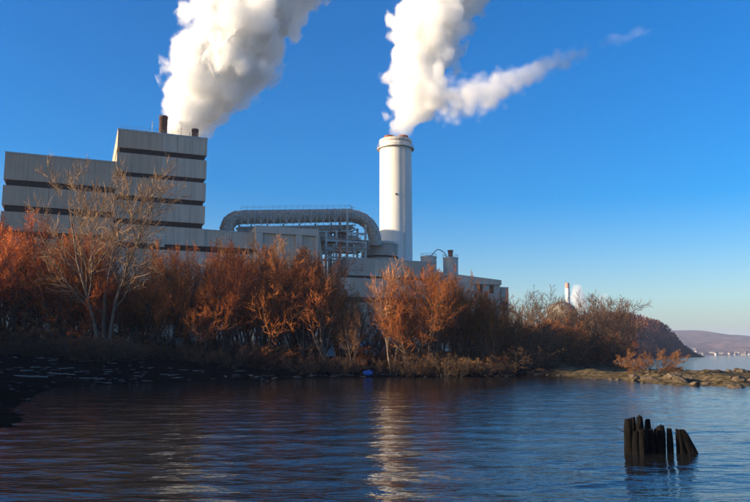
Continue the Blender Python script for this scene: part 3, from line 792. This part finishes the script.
s_ = (hg[:, None] * r2.uniform(.05, .12, (NC, K)))[..., None]
up_ = np.stack([np.cos(a_) * .5, np.sin(a_) * .5, np.ones_like(a_)], -1) / 1.118 * s_ * 2.2
sd_ = r2.normal(size=(NC, K, 3)) * np.array([1, 1, .4]); sd_ = sd_ / np.linalg.norm(sd_, axis=-1, keepdims=True) * s_
vv_ = np.stack([c_ - sd_, c_ + sd_, c_ + up_], 2).reshape(-1, 3)
fm = MB(); fm.v = vv_.tolist(); fm.f = np.arange(len(vv_)).reshape(-1, 3).tolist(); fm.t = np.clip(tn[:, None] + r2.uniform(-.3, .3, (NC, K)), 0, 1).ravel().tolist()
wood_far = leafmat('far_wood', (0.30, 0.12, 0.06), (0.17, 0.08, 0.045), .2)
o = obj('far_wood', fm, wood_far); tag(o, 'brown leafless woodland covering the far point', 'wood', kind='stuff')

# ------------------------------------------------------------------ dome, far stack
db = at(562.5, 340, 640)
t = empty('containment_dome', (db.x, 640, th(db.x, 640)))
rD = 14.5 / FPX * 640; zD = at(562.5, 301.5, 640).z - t.location.z
dm = mat('dome_concrete', (0.24, 0.20, 0.15), .85, .12, .1, streak=.4)
obj('drum_wall', MB().lathe([(rD, -2), (rD, zD - rD * .82)], 48), dm, t, True)
obj('dome_roof', MB().lathe([(rD * 1.02, zD - rD * .82), (rD * 1.02, zD - rD * .78)] + [(rD * math.cos(a * math.pi / 32), zD - rD * .78 + rD * .78 * math.sin(a * math.pi / 32)) for a in range(0, 16)] + [(.1, zD)], 48), dm, t, True)
obj('roof_vent', MB().lathe([(.7, zD - .4), (.7, zD + 1), (.1, zD + 1.2)], 16), steel, t)
tag(t, 'round concrete dome showing above the bare trees past the plant', 'dome')
sb_ = at(569.3, 340, 760)
t = empty('far_chimney', (sb_.x, 760, th(sb_.x, 760)))
zS = at(569.3, 283, 760).z - t.location.z; zS1 = at(569.3, 288.5, 760).z - t.location.z; rS = 2.3
obj('shaft', MB().lathe([(rS * 1.25, -1), (rS, zS1)], 32), whitep, t, True)
obj('red_top', MB().lathe([(rS, zS1 + .01), (rS * .95, zS), (rS * .6, zS), (rS * .6, zS - 2)], 32), mat('faded_red_paint', (.42, .24, .19), .8, .2, .5), t, True)
tag(t, 'distant thin white chimney with a red top behind the dome', 'chimney')

# far shore houses ----------------------------------------------------
hw = [mat('house_white', (.45, .42, .39), .8, .1, .5), mat('house_tan', (.34, .27, .22), .8, .1, .5), mat('house_grey', (.27, .25, .24), .8, .1, .5)]
hroof = mat('house_roof', (.13, .11, .10), .9, .2, .5)
for k in range(54):
    x = rng.uniform(720, 1050) * 1.0 + 40; y = 1835 + rng.random() * 260
    x = x * y / 1800
    w, dpt, hh = rng.uniform(5, 11), rng.uniform(5, 8), rng.uniform(3, 5.5)
    e = empty('house', (x, y, float(FH(np.array([x]), np.array([y]))[0]) - .8), rng.uniform(-.4, .4))
    mi = rng.randrange(3)
    obj('wall', MB().box(-w / 2, w / 2, -dpt / 2, dpt / 2, 0, hh), hw[mi], e)
    rf = MB(); i0 = len(rf.v)
    rf.v += [(-w / 2 - .4, -dpt / 2 - .4, hh + .01), (w / 2 + .4, -dpt / 2 - .4, hh + .01), (w / 2 + .4, dpt / 2 + .4, hh + .01), (-w / 2 - .4, dpt / 2 + .4, hh + .01), (-w / 2 - .4, 0, hh + 3), (w / 2 + .4, 0, hh + 3)]
    rf.f += [(0, 1, 5, 4), (2, 3, 4, 5), (0, 4, 3), (1, 2, 5), (0, 3, 2, 1)]; rf.t += [.5] * 5
    obj('roof', rf, hroof, e)
    tag(e, f"tiny {('white', 'tan', 'grey')[mi]} house with a dark roof on the far shore hillside", 'house', 'houses on the far shore')

# ------------------------------------------------------------------ things behind the trees
t = empty('site_hut', (*at(325, 335, 124).xy, 0), R(-38)); t.location.z = th(t.location.x, t.location.y)
obj('wall', MB().box(-1.9, 1.9, -1.5, 1.5, -.3, 3.2), pale, t)
obj('roof', MB().prism([(-2.2, 3.21), (2.2, 3.21), (2.2, 3.4), (-2.2, 3.75)], -1.8, 1.8), whitep, t)
dr = obj('door', MB().box(-.6, .4, -1.56, -1.505, -.2, 2.1), whitep, t); obj('handle', MB().box(.2, .3, -1.62, -1.563, .9, 1.0), steel, dr)
obj('window', MB().box(.8, 1.6, -1.56, -1.505, 1.1, 2.1), glassm, t)
tag(t, 'small cream hut glimpsed behind the riverbank trees', 'hut')
def van(px, Y, rz, label, L=5.6, bodym=whitep):
    p = at(px, 335, Y); t = empty('parked_van', (p.x, Y, th(p.x, Y) + .02), rz)
    obj('body', MB().prism([(-L / 2, .45), (L / 2 - .1, .45), (L / 2, .95), (L / 2 - .35, 1.2), (L / 2 - 1.2, 2.1), (L / 2 - 1.5, 2.3), (-L / 2 + .1, 2.35), (-L / 2, 2.2)], -1, 1), bodym, t)
    obj('window', MB().box(L / 2 - 2.2, L / 2 - 1.35, -1.03, -1.003, 1.35, 1.95), glassm, t)
    obj('windscreen', MB().quad((L / 2 - .40, -.85, 1.27), (L / 2 - .40, .85, 1.27), (L / 2 - 1.15, .85, 2.08), (L / 2 - 1.15, -.85, 2.08)), glassm, t)
    for x in (-L / 2 + 1, L / 2 - 1):
        for y in (-.92, .92):
            w_ = obj('wheel', MB().tube([(x, y - .12, .36), (x, y + .12, .36)], .36, 18), blackp, t)
            obj('rim', MB().tube([(x, y + (-.14 if y < 0 else .125), .36), (x, y + (-.125 if y < 0 else .14), .36)], .2, 14), steel, w_)
    for y in (-.7, .7): obj('headlight', MB().box(L / 2 - .05, L / 2 + .01, y - .15, y + .15, .75, .95), glassm, t)
    tag(t, label, 'van')
van(371, 123, R(8), 'white van parked behind the trees below the white chimney')
van(387, 121, R(-4), 'short white van parked behind the trees next to a longer one', 4.6)
van(150, 112, R(15), 'blue-white van behind the trees below the banded tower', 5.0, mat('pale_blue_paint', (.45, .56, .68), .4, .08, 1))
t = empty('notice_board', (*at(180, 330, 106).xy, 0), R(-25)); t.location.z = th(t.location.x, t.location.y)
obj('panel', MB().box(-.75, .75, -.05, .05, 1.6, 2.9), whitep, t)
for x in (-.6, .6): obj('post', MB().box(x - .06, x + .06, .055, .16, -.4, 2.8), bark, t)
tag(t, 'small white board on posts among the bank trees', 'board')

# ------------------------------------------------------------------ shore debris
def rock_mesh(seed, flat=.65):
    r = random.Random(seed); mb = MB()
    import bmesh
    bm = bmesh.new(); bmesh.ops.create_icosphere(bm, subdivisions=2, radius=1)
    off = Vector((seed * 3.1, seed * 1.7, 0))
    for v in bm.verts:
        nn = mnoise.noise(v.co * 1.1 + off) * .45 + mnoise.noise(v.co * 2.6 + off) * .2
        v.co *= 1 + nn; v.co.z *= flat
        q = .35; 
    me = bpy.data.meshes.new('rock'); bm.to_mesh(me); bm.free(); return me
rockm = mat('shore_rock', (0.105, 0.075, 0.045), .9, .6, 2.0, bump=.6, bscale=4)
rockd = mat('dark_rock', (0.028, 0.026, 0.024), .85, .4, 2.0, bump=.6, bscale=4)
RK = [rock_mesh(s) for s in range(6)]; RD = [rock_mesh(s + 10, .55) for s in range(5)]
for m_ in RK: m_.materials.append(rockm)
for m_ in RD: m_.materials.append(rockd)
def rock(me, x, y, s, label, group):
    o = obj('rock', me, None); o.location = (x, y, th(x, y) + s * .18); o.rotation_euler = (rng.uniform(-.3, .3), rng.uniform(-.3, .3), rng.uniform(0, 6.28))
    o.scale = (s * rng.uniform(.8, 1.4), s * rng.uniform(.7, 1.1), s * rng.uniform(.6, 1.0)); return tag(o, label, 'rock', group)
k = 0
while k < 185:                                 # rocks of the spit
    x = rng.uniform(24, 88); y = rng.uniform(66, 122); d = float(sdf(np.array([x]), np.array([y]))[0])
    if d < -.6 or d > 6.5 or (x < 34 and y > 90): continue
    big = rng.random() ** 3
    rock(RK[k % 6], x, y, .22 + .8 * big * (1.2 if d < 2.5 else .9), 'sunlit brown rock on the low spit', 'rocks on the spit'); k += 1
k = 0
while k < 70:                                # dark stones on the near beach
    x = rng.uniform(-34, -9); y = rng.uniform(18, 82); d = float(sdf(np.array([x]), np.array([y]))[0])
    if d < -.3 or d > 10: continue
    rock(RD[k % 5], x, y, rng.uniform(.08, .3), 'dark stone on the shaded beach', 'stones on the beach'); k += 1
k = 0
while k < 45:
    x = rng.uniform(-18, 24); y = rng.uniform(82, 104); d = float(sdf(np.array([x]), np.array([y]))[0])
    if d < -.2 or d > 6: continue
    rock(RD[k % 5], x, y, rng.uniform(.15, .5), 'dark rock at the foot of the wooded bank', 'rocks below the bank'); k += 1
driftm = mat('driftwood', (0.21, 0.18, 0.155), .9, .3, 2.5, bump=.5, bscale=6)
DW = []
for s in range(5):
    r_ = random.Random(s + 50); mb = MB(); P = [Vector((-.5 + k / 6, r_.uniform(-.03, .03), r_.uniform(-.015, .015))) for k in range(7)]
    mb.tube(P, [.042 * (1 - .45 * k / 6) * r_.uniform(.85, 1.15) for k in range(7)], 8)
    for q in range(2):
        b0 = P[2 + 2 * q]; mb.tube([b0, b0 + Vector((r_.uniform(.04, .1), r_.choice((-1, 1)) * .08, r_.uniform(.02, .07)))], [.014, .005], 5)
    me = mb.mesh('log', True); me.materials.append(driftm); DW.append(me)
def log(x, y, L, rz, label, group='driftwood along the shore'):
    o = obj('driftwood_log', DW[rng.randrange(5)], None); o.location = (x, y, th(x, y) + .03 * L); o.scale = (L, L * 1.1, L); o.rotation_euler = (0, rng.uniform(-.05, .05), rz)
    return tag(o, label, 'driftwood', group)
p = at(53, 381, 73); log(-34.5, 74, 3.4, R(9), 'long pale driftwood log lying alone on the dark beach', 'driftwood along the shore')
k = 0
while k < 140:
    x = rng.uniform(-46, 24); y = rng.uniform(70, 102); d = float(sdf(np.array([x]), np.array([y]))[0])
    if x < -16 and not (74 < y < 96): continue
    if d < 1.2 or (x > -16 and d > 5.5): continue
    log(x, y, rng.uniform(.35, 1.0) + 1.3 * rng.random() ** 3, rng.uniform(0, 3.14), 'bleached driftwood piece in the wrack along the shaded shore'); k += 1
t = at(395, 364.5, 98.5)
def bundle():
    import bmesh
    bm = bmesh.new(); bmesh.ops.create_icosphere(bm, subdivisions=3, radius=1)
    for v in bm.verts: v.co *= 1 + .3 * mnoise.noise(v.co * 1.7) + .12 * mnoise.noise(v.co * 5); v.co.z *= .62
    me = bpy.data.meshes.new('tarp'); bm.to_mesh(me); bm.free(); return me
blue = mat('blue_plastic', (0.03, 0.22, 0.85), .4, .2, 2, spec=.5)
q = at(368.5, 364.5, 98); o = obj('blue_tarp', bundle(), blue); o.location = (q.x, 98.5, th(q.x, 98.5) + .28); o.scale = (.7, .55, .6); tag(o, 'crumpled bright blue tarp bundle on the shore', 'tarp')

# ------------------------------------------------------------------ old pilings
pilem = mat('wet_piling', (0.006, 0.005, 0.0045), .85, .5, 2.5, bump=.9, bscale=7, spec=.08)
def ground_at(px, py): d = ray(px, py); return Vector((0, 0, CAM_H)) + d * (-CAM_H / d.z)
def piling(px, top, Y, wpx, label, lean=0.0, leany=0.0, seed=0):
    r_ = random.Random(seed); pb = at(px, 449, Y); z = at(px, top, Y).z; w = wpx * 1.15 / FPX * Y / 2
    mb = MB(); N = 9; P = [Vector((0, 0, -1.2 + (z + 1.2) * k / N)) for k in range(N + 1)]
    n_ = 18; base = len(mb.v)
    for k, c in enumerate(P):
        for j in range(n_):
            a = 2 * math.pi * j / n_; rr_ = w * (1 + .22 * mnoise.noise(Vector((math.cos(a) * 1.3 + seed * 5, math.sin(a) * 1.3, k * .35))) + .09 * (mnoise.noise(Vector((j * 1.9 + seed * 3.3, 0, k * .06))) + .4 * r_.uniform(-1, 1))) * (1 if k < N - 1 else (.95 if k == N - 1 else .72))
            zz_ = c.z + ((.10 * mnoise.noise(Vector((j * .55 + seed * 2.1, 1, 0))) + r_.uniform(-.05, .03)) if k >= N - 1 else 0)
            mb.v.append((rr_ * math.cos(a), rr_ * math.sin(a), zz_))
    for k in range(N):
        for j in range(n_):
            q_ = (j + 1) % n_; mb.f.append((k * n_ + j, k * n_ + q_, (k + 1) * n_ + q_, (k + 1) * n_ + j)); mb.t.append(.5)
    mb.f.append(tuple(N * n_ + j for j in range(n_))); mb.t.append(.5)
    o = obj('piling', mb, pilem, None, False); o.location = (pb.x, Y, 0); o.rotation_euler = (leany, lean, 0)
    return tag(o, label, 'piling', 'rotting pilings in the water')
PY_ = 22.9
piling(629, 419, PY_, 7.5, 'thick rotting piling at the outer corner of the dense cluster', 0, .03, 1)
piling(634, 417.2, PY_ + .5, 5.5, 'slim piling wedged behind the corner piling of the cluster', .02, 0, 2)
piling(641.6, 416, PY_ + .3, 6.2, 'tallest rotting piling in the dense cluster', -.02, 0, 3)
piling(648.3, 419.5, PY_ + .4, 5.8, 'round-topped piling beside the tallest one', .03, 0, 4)
piling(643, 429, PY_ - .25, 8.0, 'stout short piling in front of the tallest one', 0, 0, 5)
piling(636, 431, PY_ - .2, 6.5, 'low broken piling at the front of the dense cluster', .04, 0, 6)
piling(651, 430, PY_ - .15, 7.0, 'low piling below the round-topped one', 0, 0, 7)
piling(656.4, 429.5, PY_ + .2, 4.5, 'thin low piling in the gap of the cluster', .02, 0, 8)
piling(661.3, 425.8, PY_, 7.6, 'flat-topped piling at the end of the dense cluster', .02, 0, 9)
piling(670.2, 428.5, PY_, 5.4, 'slender piling standing alone between two gaps', 0, 0, 10)
piling(681.0, 429.5, PY_, 7.5, 'upright piling that the leaning one rests against', -.05, 0, 11)
piling(691.5, 428.5, PY_, 9.5, 'thick piling leaning hard over at the end of the row', -.42, 0, 12)
p = at(625, 432, PY_)
o = obj('snagged_branch', MB().tube([p, at(620, 430, PY_ + .1), at(615.5, 427, PY_ + .2)], [.02, .012, .005], 5), pilem); tag(o, 'thin dead branch snagged on the corner piling', 'branch')

# ------------------------------------------------------------------ steam plumes
def plume(name, keys, Y, dens, label=None, axis_='z', parent=None, nscale=.055, amp=1.0, soft=.15, slant=0.0, seed=0, step=.14, flat=1.0):
    """keys: (px, py, half width in px). A hull swept along the spine; its volume's density falls off round the spine, broken by noise."""
    P = [at(a, b_, Y) for a, b_, _ in keys]; r0 = [h / FPX * Y for *_, h in keys]
    org = P[0].copy()
    L = [p - org for p in P]
    for k, q in enumerate(L): q.y += slant * (q.z if axis_ == 'z' else q.x)
    par = [q.z if axis_ == 'z' else q.x for q in L]; oth = [q.x if axis_ == 'z' else q.z for q in L]
    p0, p1 = min(par), max(par); o0, o1 = min(oth) - 1, max(oth) + 1; ry = max(r0) * 1.05
    # hull
    me_pts = cat([Vector(q) for q in L], 5); rr_ = np.interp(np.linspace(0, len(L) - 1, len(me_pts)), range(len(L)), r0)
    mb = MB(); n_ = 28; 
    for k, c in enumerate(me_pts):
        for j in range(n_):
            a = 2 * math.pi * j / n_
            f = 1.22 + .22 * mnoise.noise(Vector((math.cos(a) * 1.5 + seed, math.sin(a) * 1.5, k * .25)))
            w = rr_[k] * f
            mb.v.append((c.x + w * math.cos(a), c.y + w * math.sin(a) * flat, c.z) if axis_ == 'z' else (c.x, c.y + w * math.cos(a) * flat, c.z + w * math.sin(a)))
    for k in range(len(me_pts) - 1):
        for j in range(n_):
            q_ = (j + 1) % n_; mb.f.append((k * n_ + j, k * n_ + q_, (k + 1) * n_ + q_, (k + 1) * n_ + j)); mb.t.append(.5)
    mb.f.append(tuple(range(n_ - 1, -1, -1))); mb.f.append(tuple((len(me_pts) - 1) * n_ + j for j in range(n_))); mb.t += [.5, .5]
    m = bpy.data.materials.new(name + '_steam'); m.use_nodes = True
    n, l = m.node_tree.nodes, m.node_tree.links; n.clear()
    tc = n.new('ShaderNodeTexCoord'); sx = n.new('ShaderNodeSeparateXYZ'); l.new(tc.outputs['Object'], sx.inputs[0])
    X, Yy, Z = sx.outputs
    if axis_ == 'x': X, Z = Z, X
    def math_(op, a, b_=None, c=None, clamp=False):
        q = n.new('ShaderNodeMath'); q.operation = op; q.use_clamp = clamp
        for i_, v in enumerate((a, b_, c)):
            if v is None: continue
            if hasattr(v, 'is_linked'): l.new(v, q.inputs[i_])
            else: q.inputs[i_].default_value = v
        return q.outputs[0]
    tpar = math_('DIVIDE', math_('SUBTRACT', Z, p0), p1 - p0, clamp=True)
    ramp = n.new('ShaderNodeValToRGB'); cr = ramp.color_ramp; cr.interpolation = 'LINEAR'
    order = sorted(range(len(L)), key=lambda k: par[k])
    while len(cr.elements) < len(L): cr.elements.new(.5)
    for e, k in zip(cr.elements, order): e.position = (par[k] - p0) / (p1 - p0)
    for e, k in zip(cr.elements, order): e.color = ((oth[k] - o0) / (o1 - o0), r0[k] / ry, 0, 1)
    l.new(tpar, ramp.inputs[0]); sc_ = n.new('ShaderNodeSeparateColor'); l.new(ramp.outputs[0], sc_.inputs[0])
    cxn = math_('MULTIPLY_ADD', sc_.outputs[0], o1 - o0, o0); rn = math_('MULTIPLY', sc_.outputs[1], ry)
    cyn = math_('MULTIPLY', (Z if axis_ == 'z' else Z), slant)
    dx = math_('SUBTRACT', X, cxn); dy = math_('DIVIDE', math_('SUBTRACT', Yy, cyn), flat)
    d = math_('DIVIDE', math_('SQRT', math_('ADD', math_('MULTIPLY', dx, dx), math_('MULTIPLY', dy, dy))), rn)
    nz = n.new('ShaderNodeTexNoise'); nz.inputs['Scale'].default_value = nscale; nz.inputs['Detail'].default_value = 7; nz.inputs['Roughness'].default_value = .66
    mp = n.new('ShaderNodeMapping'); mp.inputs['Location'].default_value = (seed * 13.7, seed * 7.3, seed * 3.1)
    l.new(tc.outputs['Object'], mp.inputs[0]); l.new(mp.outputs[0], nz.inputs['Vector'])
    vo = n.new('ShaderNodeTexVoronoi'); vo.inputs['Scale'].default_value = nscale * 2.4; vo.feature = 'SMOOTH_F1'; vo.inputs['Smoothness'].default_value = .3
    # billows: warp the cell pattern with the noise
    va = n.new('ShaderNodeVectorMath'); va.operation = 'MULTIPLY_ADD'; l.new(nz.outputs['Color'], va.inputs[0]); va.inputs[1].default_value = (.25 / nscale,) * 3; l.new(mp.outputs[0], va.inputs[2])
    l.new(va.outputs[0], vo.inputs['Vector'])
    f1 = math_('MULTIPLY', math_('SUBTRACT', nz.outputs['Fac'], .5), 1.7 * amp)
    f2 = math_('MULTIPLY', math_('SUBTRACT', .42, vo.outputs['Distance']), .75 * amp)
    e = math_('ADD', math_('ADD', math_('SUBTRACT', 1.06, d), f1), f2)
    e = math_('DIVIDE', e, soft, clamp=True)
    # thin at the two ends of the spine
    ends = math_('MULTIPLY', math_('MULTIPLY', tpar, 22.0, clamp=True), math_('MULTIPLY', math_('SUBTRACT', 1.0, tpar), 10.0, clamp=True))
    e = math_('MULTIPLY', math_('MULTIPLY', e, e), ends)
    pv = n.new('ShaderNodeVolumePrincipled'); pv.inputs['Color'].default_value = (1, 1, 1, 1); pv.inputs['Anisotropy'].default_value = 0.0
    l.new(math_('MULTIPLY', e, dens), pv.inputs['Density'])
    out = n.new('ShaderNodeOutputMaterial'); l.new(pv.outputs[0], out.inputs['Volume'])
    m.cycles.volume_step_rate = step
    m.cycles.homogeneous_volume = False
    o = obj(name, mb, m, parent); 
    o.location = org if parent is None else org - Vector(parent.location)
    if label: tag(o, label, 'steam plume')
    return o
def cloud_mat():
    m = bpy.data.materials.new('dense_steam'); m.use_nodes = True; n, l = m.node_tree.nodes, m.node_tree.links; n.clear()
    d = n.new('ShaderNodeBsdfDiffuse'); t = n.new('ShaderNodeBsdfTranslucent'); sh = n.new('ShaderNodeMixShader'); sh.inputs[0].default_value = .5
    tc = n.new('ShaderNodeTexCoord'); nz = n.new('ShaderNodeTexNoise'); nz.inputs['Scale'].default_value = .5; nz.inputs['Detail'].default_value = 6; nz.inputs['Roughness'].default_value = .6
    bp = n.new('ShaderNodeBump'); bp.inputs['Strength'].default_value = .6; bp.inputs['Distance'].default_value = 1.2
    l.new(tc.outputs['Object'], nz.inputs['Vector']); l.new(nz.outputs['Fac'], bp.inputs['Height'])
    for q in (d, t): q.inputs[0].default_value = (.97, .97, .97, 1); l.new(bp.outputs[0], q.inputs['Normal'])
    l.new(d.outputs[0], sh.inputs[1]); l.new(t.outputs[0], sh.inputs[2])
    o = n.new('ShaderNodeOutputMaterial'); l.new(sh.outputs[0], o.inputs['Surface']); return m
CLOUD = cloud_mat()
def plume_core(parent, keys, Y, slant, seed, ratio=.8, skip=0.0):
    """the opaque billowing heart of a plume: a swept tube pushed in and out by billow noise"""
    P = [at(a, b_, Y) for a, b_, _ in keys]; org = P[0].copy(); L = [p - org for p in P]
    for q in L: q.y += slant * q.z
    path_ = cat([Vector(q) for q in L], 26); r0 = np.interp(np.linspace(0, len(L) - 1, len(path_)), range(len(L)), [h / FPX * Y for *_, h in keys])
    mb = MB(); n_ = 150; N = len(path_); k0 = int(N * skip)
    def billow(v):
        f = lambda q: 1 - min(1, mnoise.noise(q, noise_basis='VORONOI_F1') + .5) if False else 1 - min(1.0, mnoise.voronoi(q)[0][0])
        return f(v) * .6 + f(v * 2.3) * .25 + f(v * 5.1) * .1
    rows = 0
    for k in range(k0, N):
        c = path_[k]; grow = min(1, (k - k0 + 2) / (N * .06)); 
        for j in range(n_):
            a = 2 * math.pi * j / n_; q = c + Vector((math.cos(a), math.sin(a), 0)) * r0[k] * .8
            v = q * .10 + Vector((seed * 9.1, seed * 4.7, 0))
            w = r0[k] * ratio * grow * (.74 + .55 * billow(v) + .22 * mnoise.noise(q * .03 + Vector((seed, 0, 3))))
            up = r0[k] * .35 * mnoise.noise(v * 1.7 + Vector((31, 0, 0)))
            mb.v.append((c.x + w * math.cos(a), c.y + w * math.sin(a), c.z + up))
        rows += 1
    for k in range(rows - 1):
        for j in range(n_):
            q_ = (j + 1) % n_; mb.f.append((k * n_ + j, k * n_ + q_, (k + 1) * n_ + q_, (k + 1) * n_ + j)); mb.t.append(.5)
    mb.f.append(tuple(range(n_ - 1, -1, -1))); mb.f.append(tuple((rows - 1) * n_ + j for j in range(n_))); mb.t += [.5, .5]
    return obj('dense_core', mb, CLOUD, parent, True)
K1 = [(184, 140, 18), (189, 126, 27), (203, 108, 37), (219, 82, 52), (229, 60, 58), (239, 40, 59), (250, 20, 58), (262, 0, 62), (286, -35, 68), (330, -85, 80), (380, -130, 85)]
m1 = plume('steam_plume', K1, 205, .30, 'dense white steam plume billowing up from behind the banded tower', seed=1, slant=-.06)
plume_core(m1, K1, 205, -.06, 1, .68)
K2 = [(398.5, 138.5, 8), (403, 126, 17), (413, 110, 29), (419, 90, 37), (423, 65, 38), (428, 40, 41), (434, 18, 45), (440, 0, 48), (452, -30, 50), (475, -75, 60), (510, -120, 66)]
m2 = plume('steam_plume', K2, 260, .22, 'white steam plume rising from the flues of the tall white chimney', seed=2, amp=1.1)
plume_core(m2, K2, 260, 0, 2, .62, .24)
K3 = [(422, 98, 24), (445, 101, 25), (465, 101, 25), (485, 99, 23), (500, 95, 20), (515, 89, 16), (530, 83, 14), (545, 78, 13), (560, 72, 13), (580, 65, 10)]
plume('drifting_wisp', K3, 254, .17, None, axis_='x', parent=m2, slant=-.25, seed=8, amp=1.15, soft=.6, nscale=.09)
K6 = [(598, 44, 5), (610, 41, 8), (625, 38, 9), (640, 33, 8), (655, 29, 5)]
plume('faint_wisp', K6, 260, .03, None, axis_='x', parent=m2, seed=7, amp=1.3, soft=.6, nscale=.09)
K4 = [(579, 312, 7), (580, 305, 9), (578, 297, 9), (577, 290, 7), (576, 284, 4)]
plume('steam_puff', K4, 770, .09, 'small white steam puff beside the distant red-topped chimney', seed=4, nscale=.05, step=.4)
K5 = [(598, 318, 9), (600, 309, 10), (603, 300, 9), (606, 292, 6)]
plume('steam_puff', K5, 800, .016, 'faint steam puff drifting behind the bare trees past the dome', seed=5, nscale=.05, soft=.5, step=.4)

# ------------------------------------------------------------------ haze
hz = bpy.data.materials.new('haze'); hz.use_nodes = True; n, l = hz.node_tree.nodes, hz.node_tree.links; n.clear()
pv = n.new('ShaderNodeVolumePrincipled'); pv.inputs['Color'].default_value = (.60, .70, 1, 1); pv.inputs['Density'].default_value = .00014
o_ = n.new('ShaderNodeOutputMaterial'); l.new(pv.outputs[0], o_.inputs['Volume']); hz.cycles.homogeneous_volume = True
o = obj('haze', MB().box(-3100, 6100, -300, 7100, -8, 190), hz); o['kind'] = 'stuff'
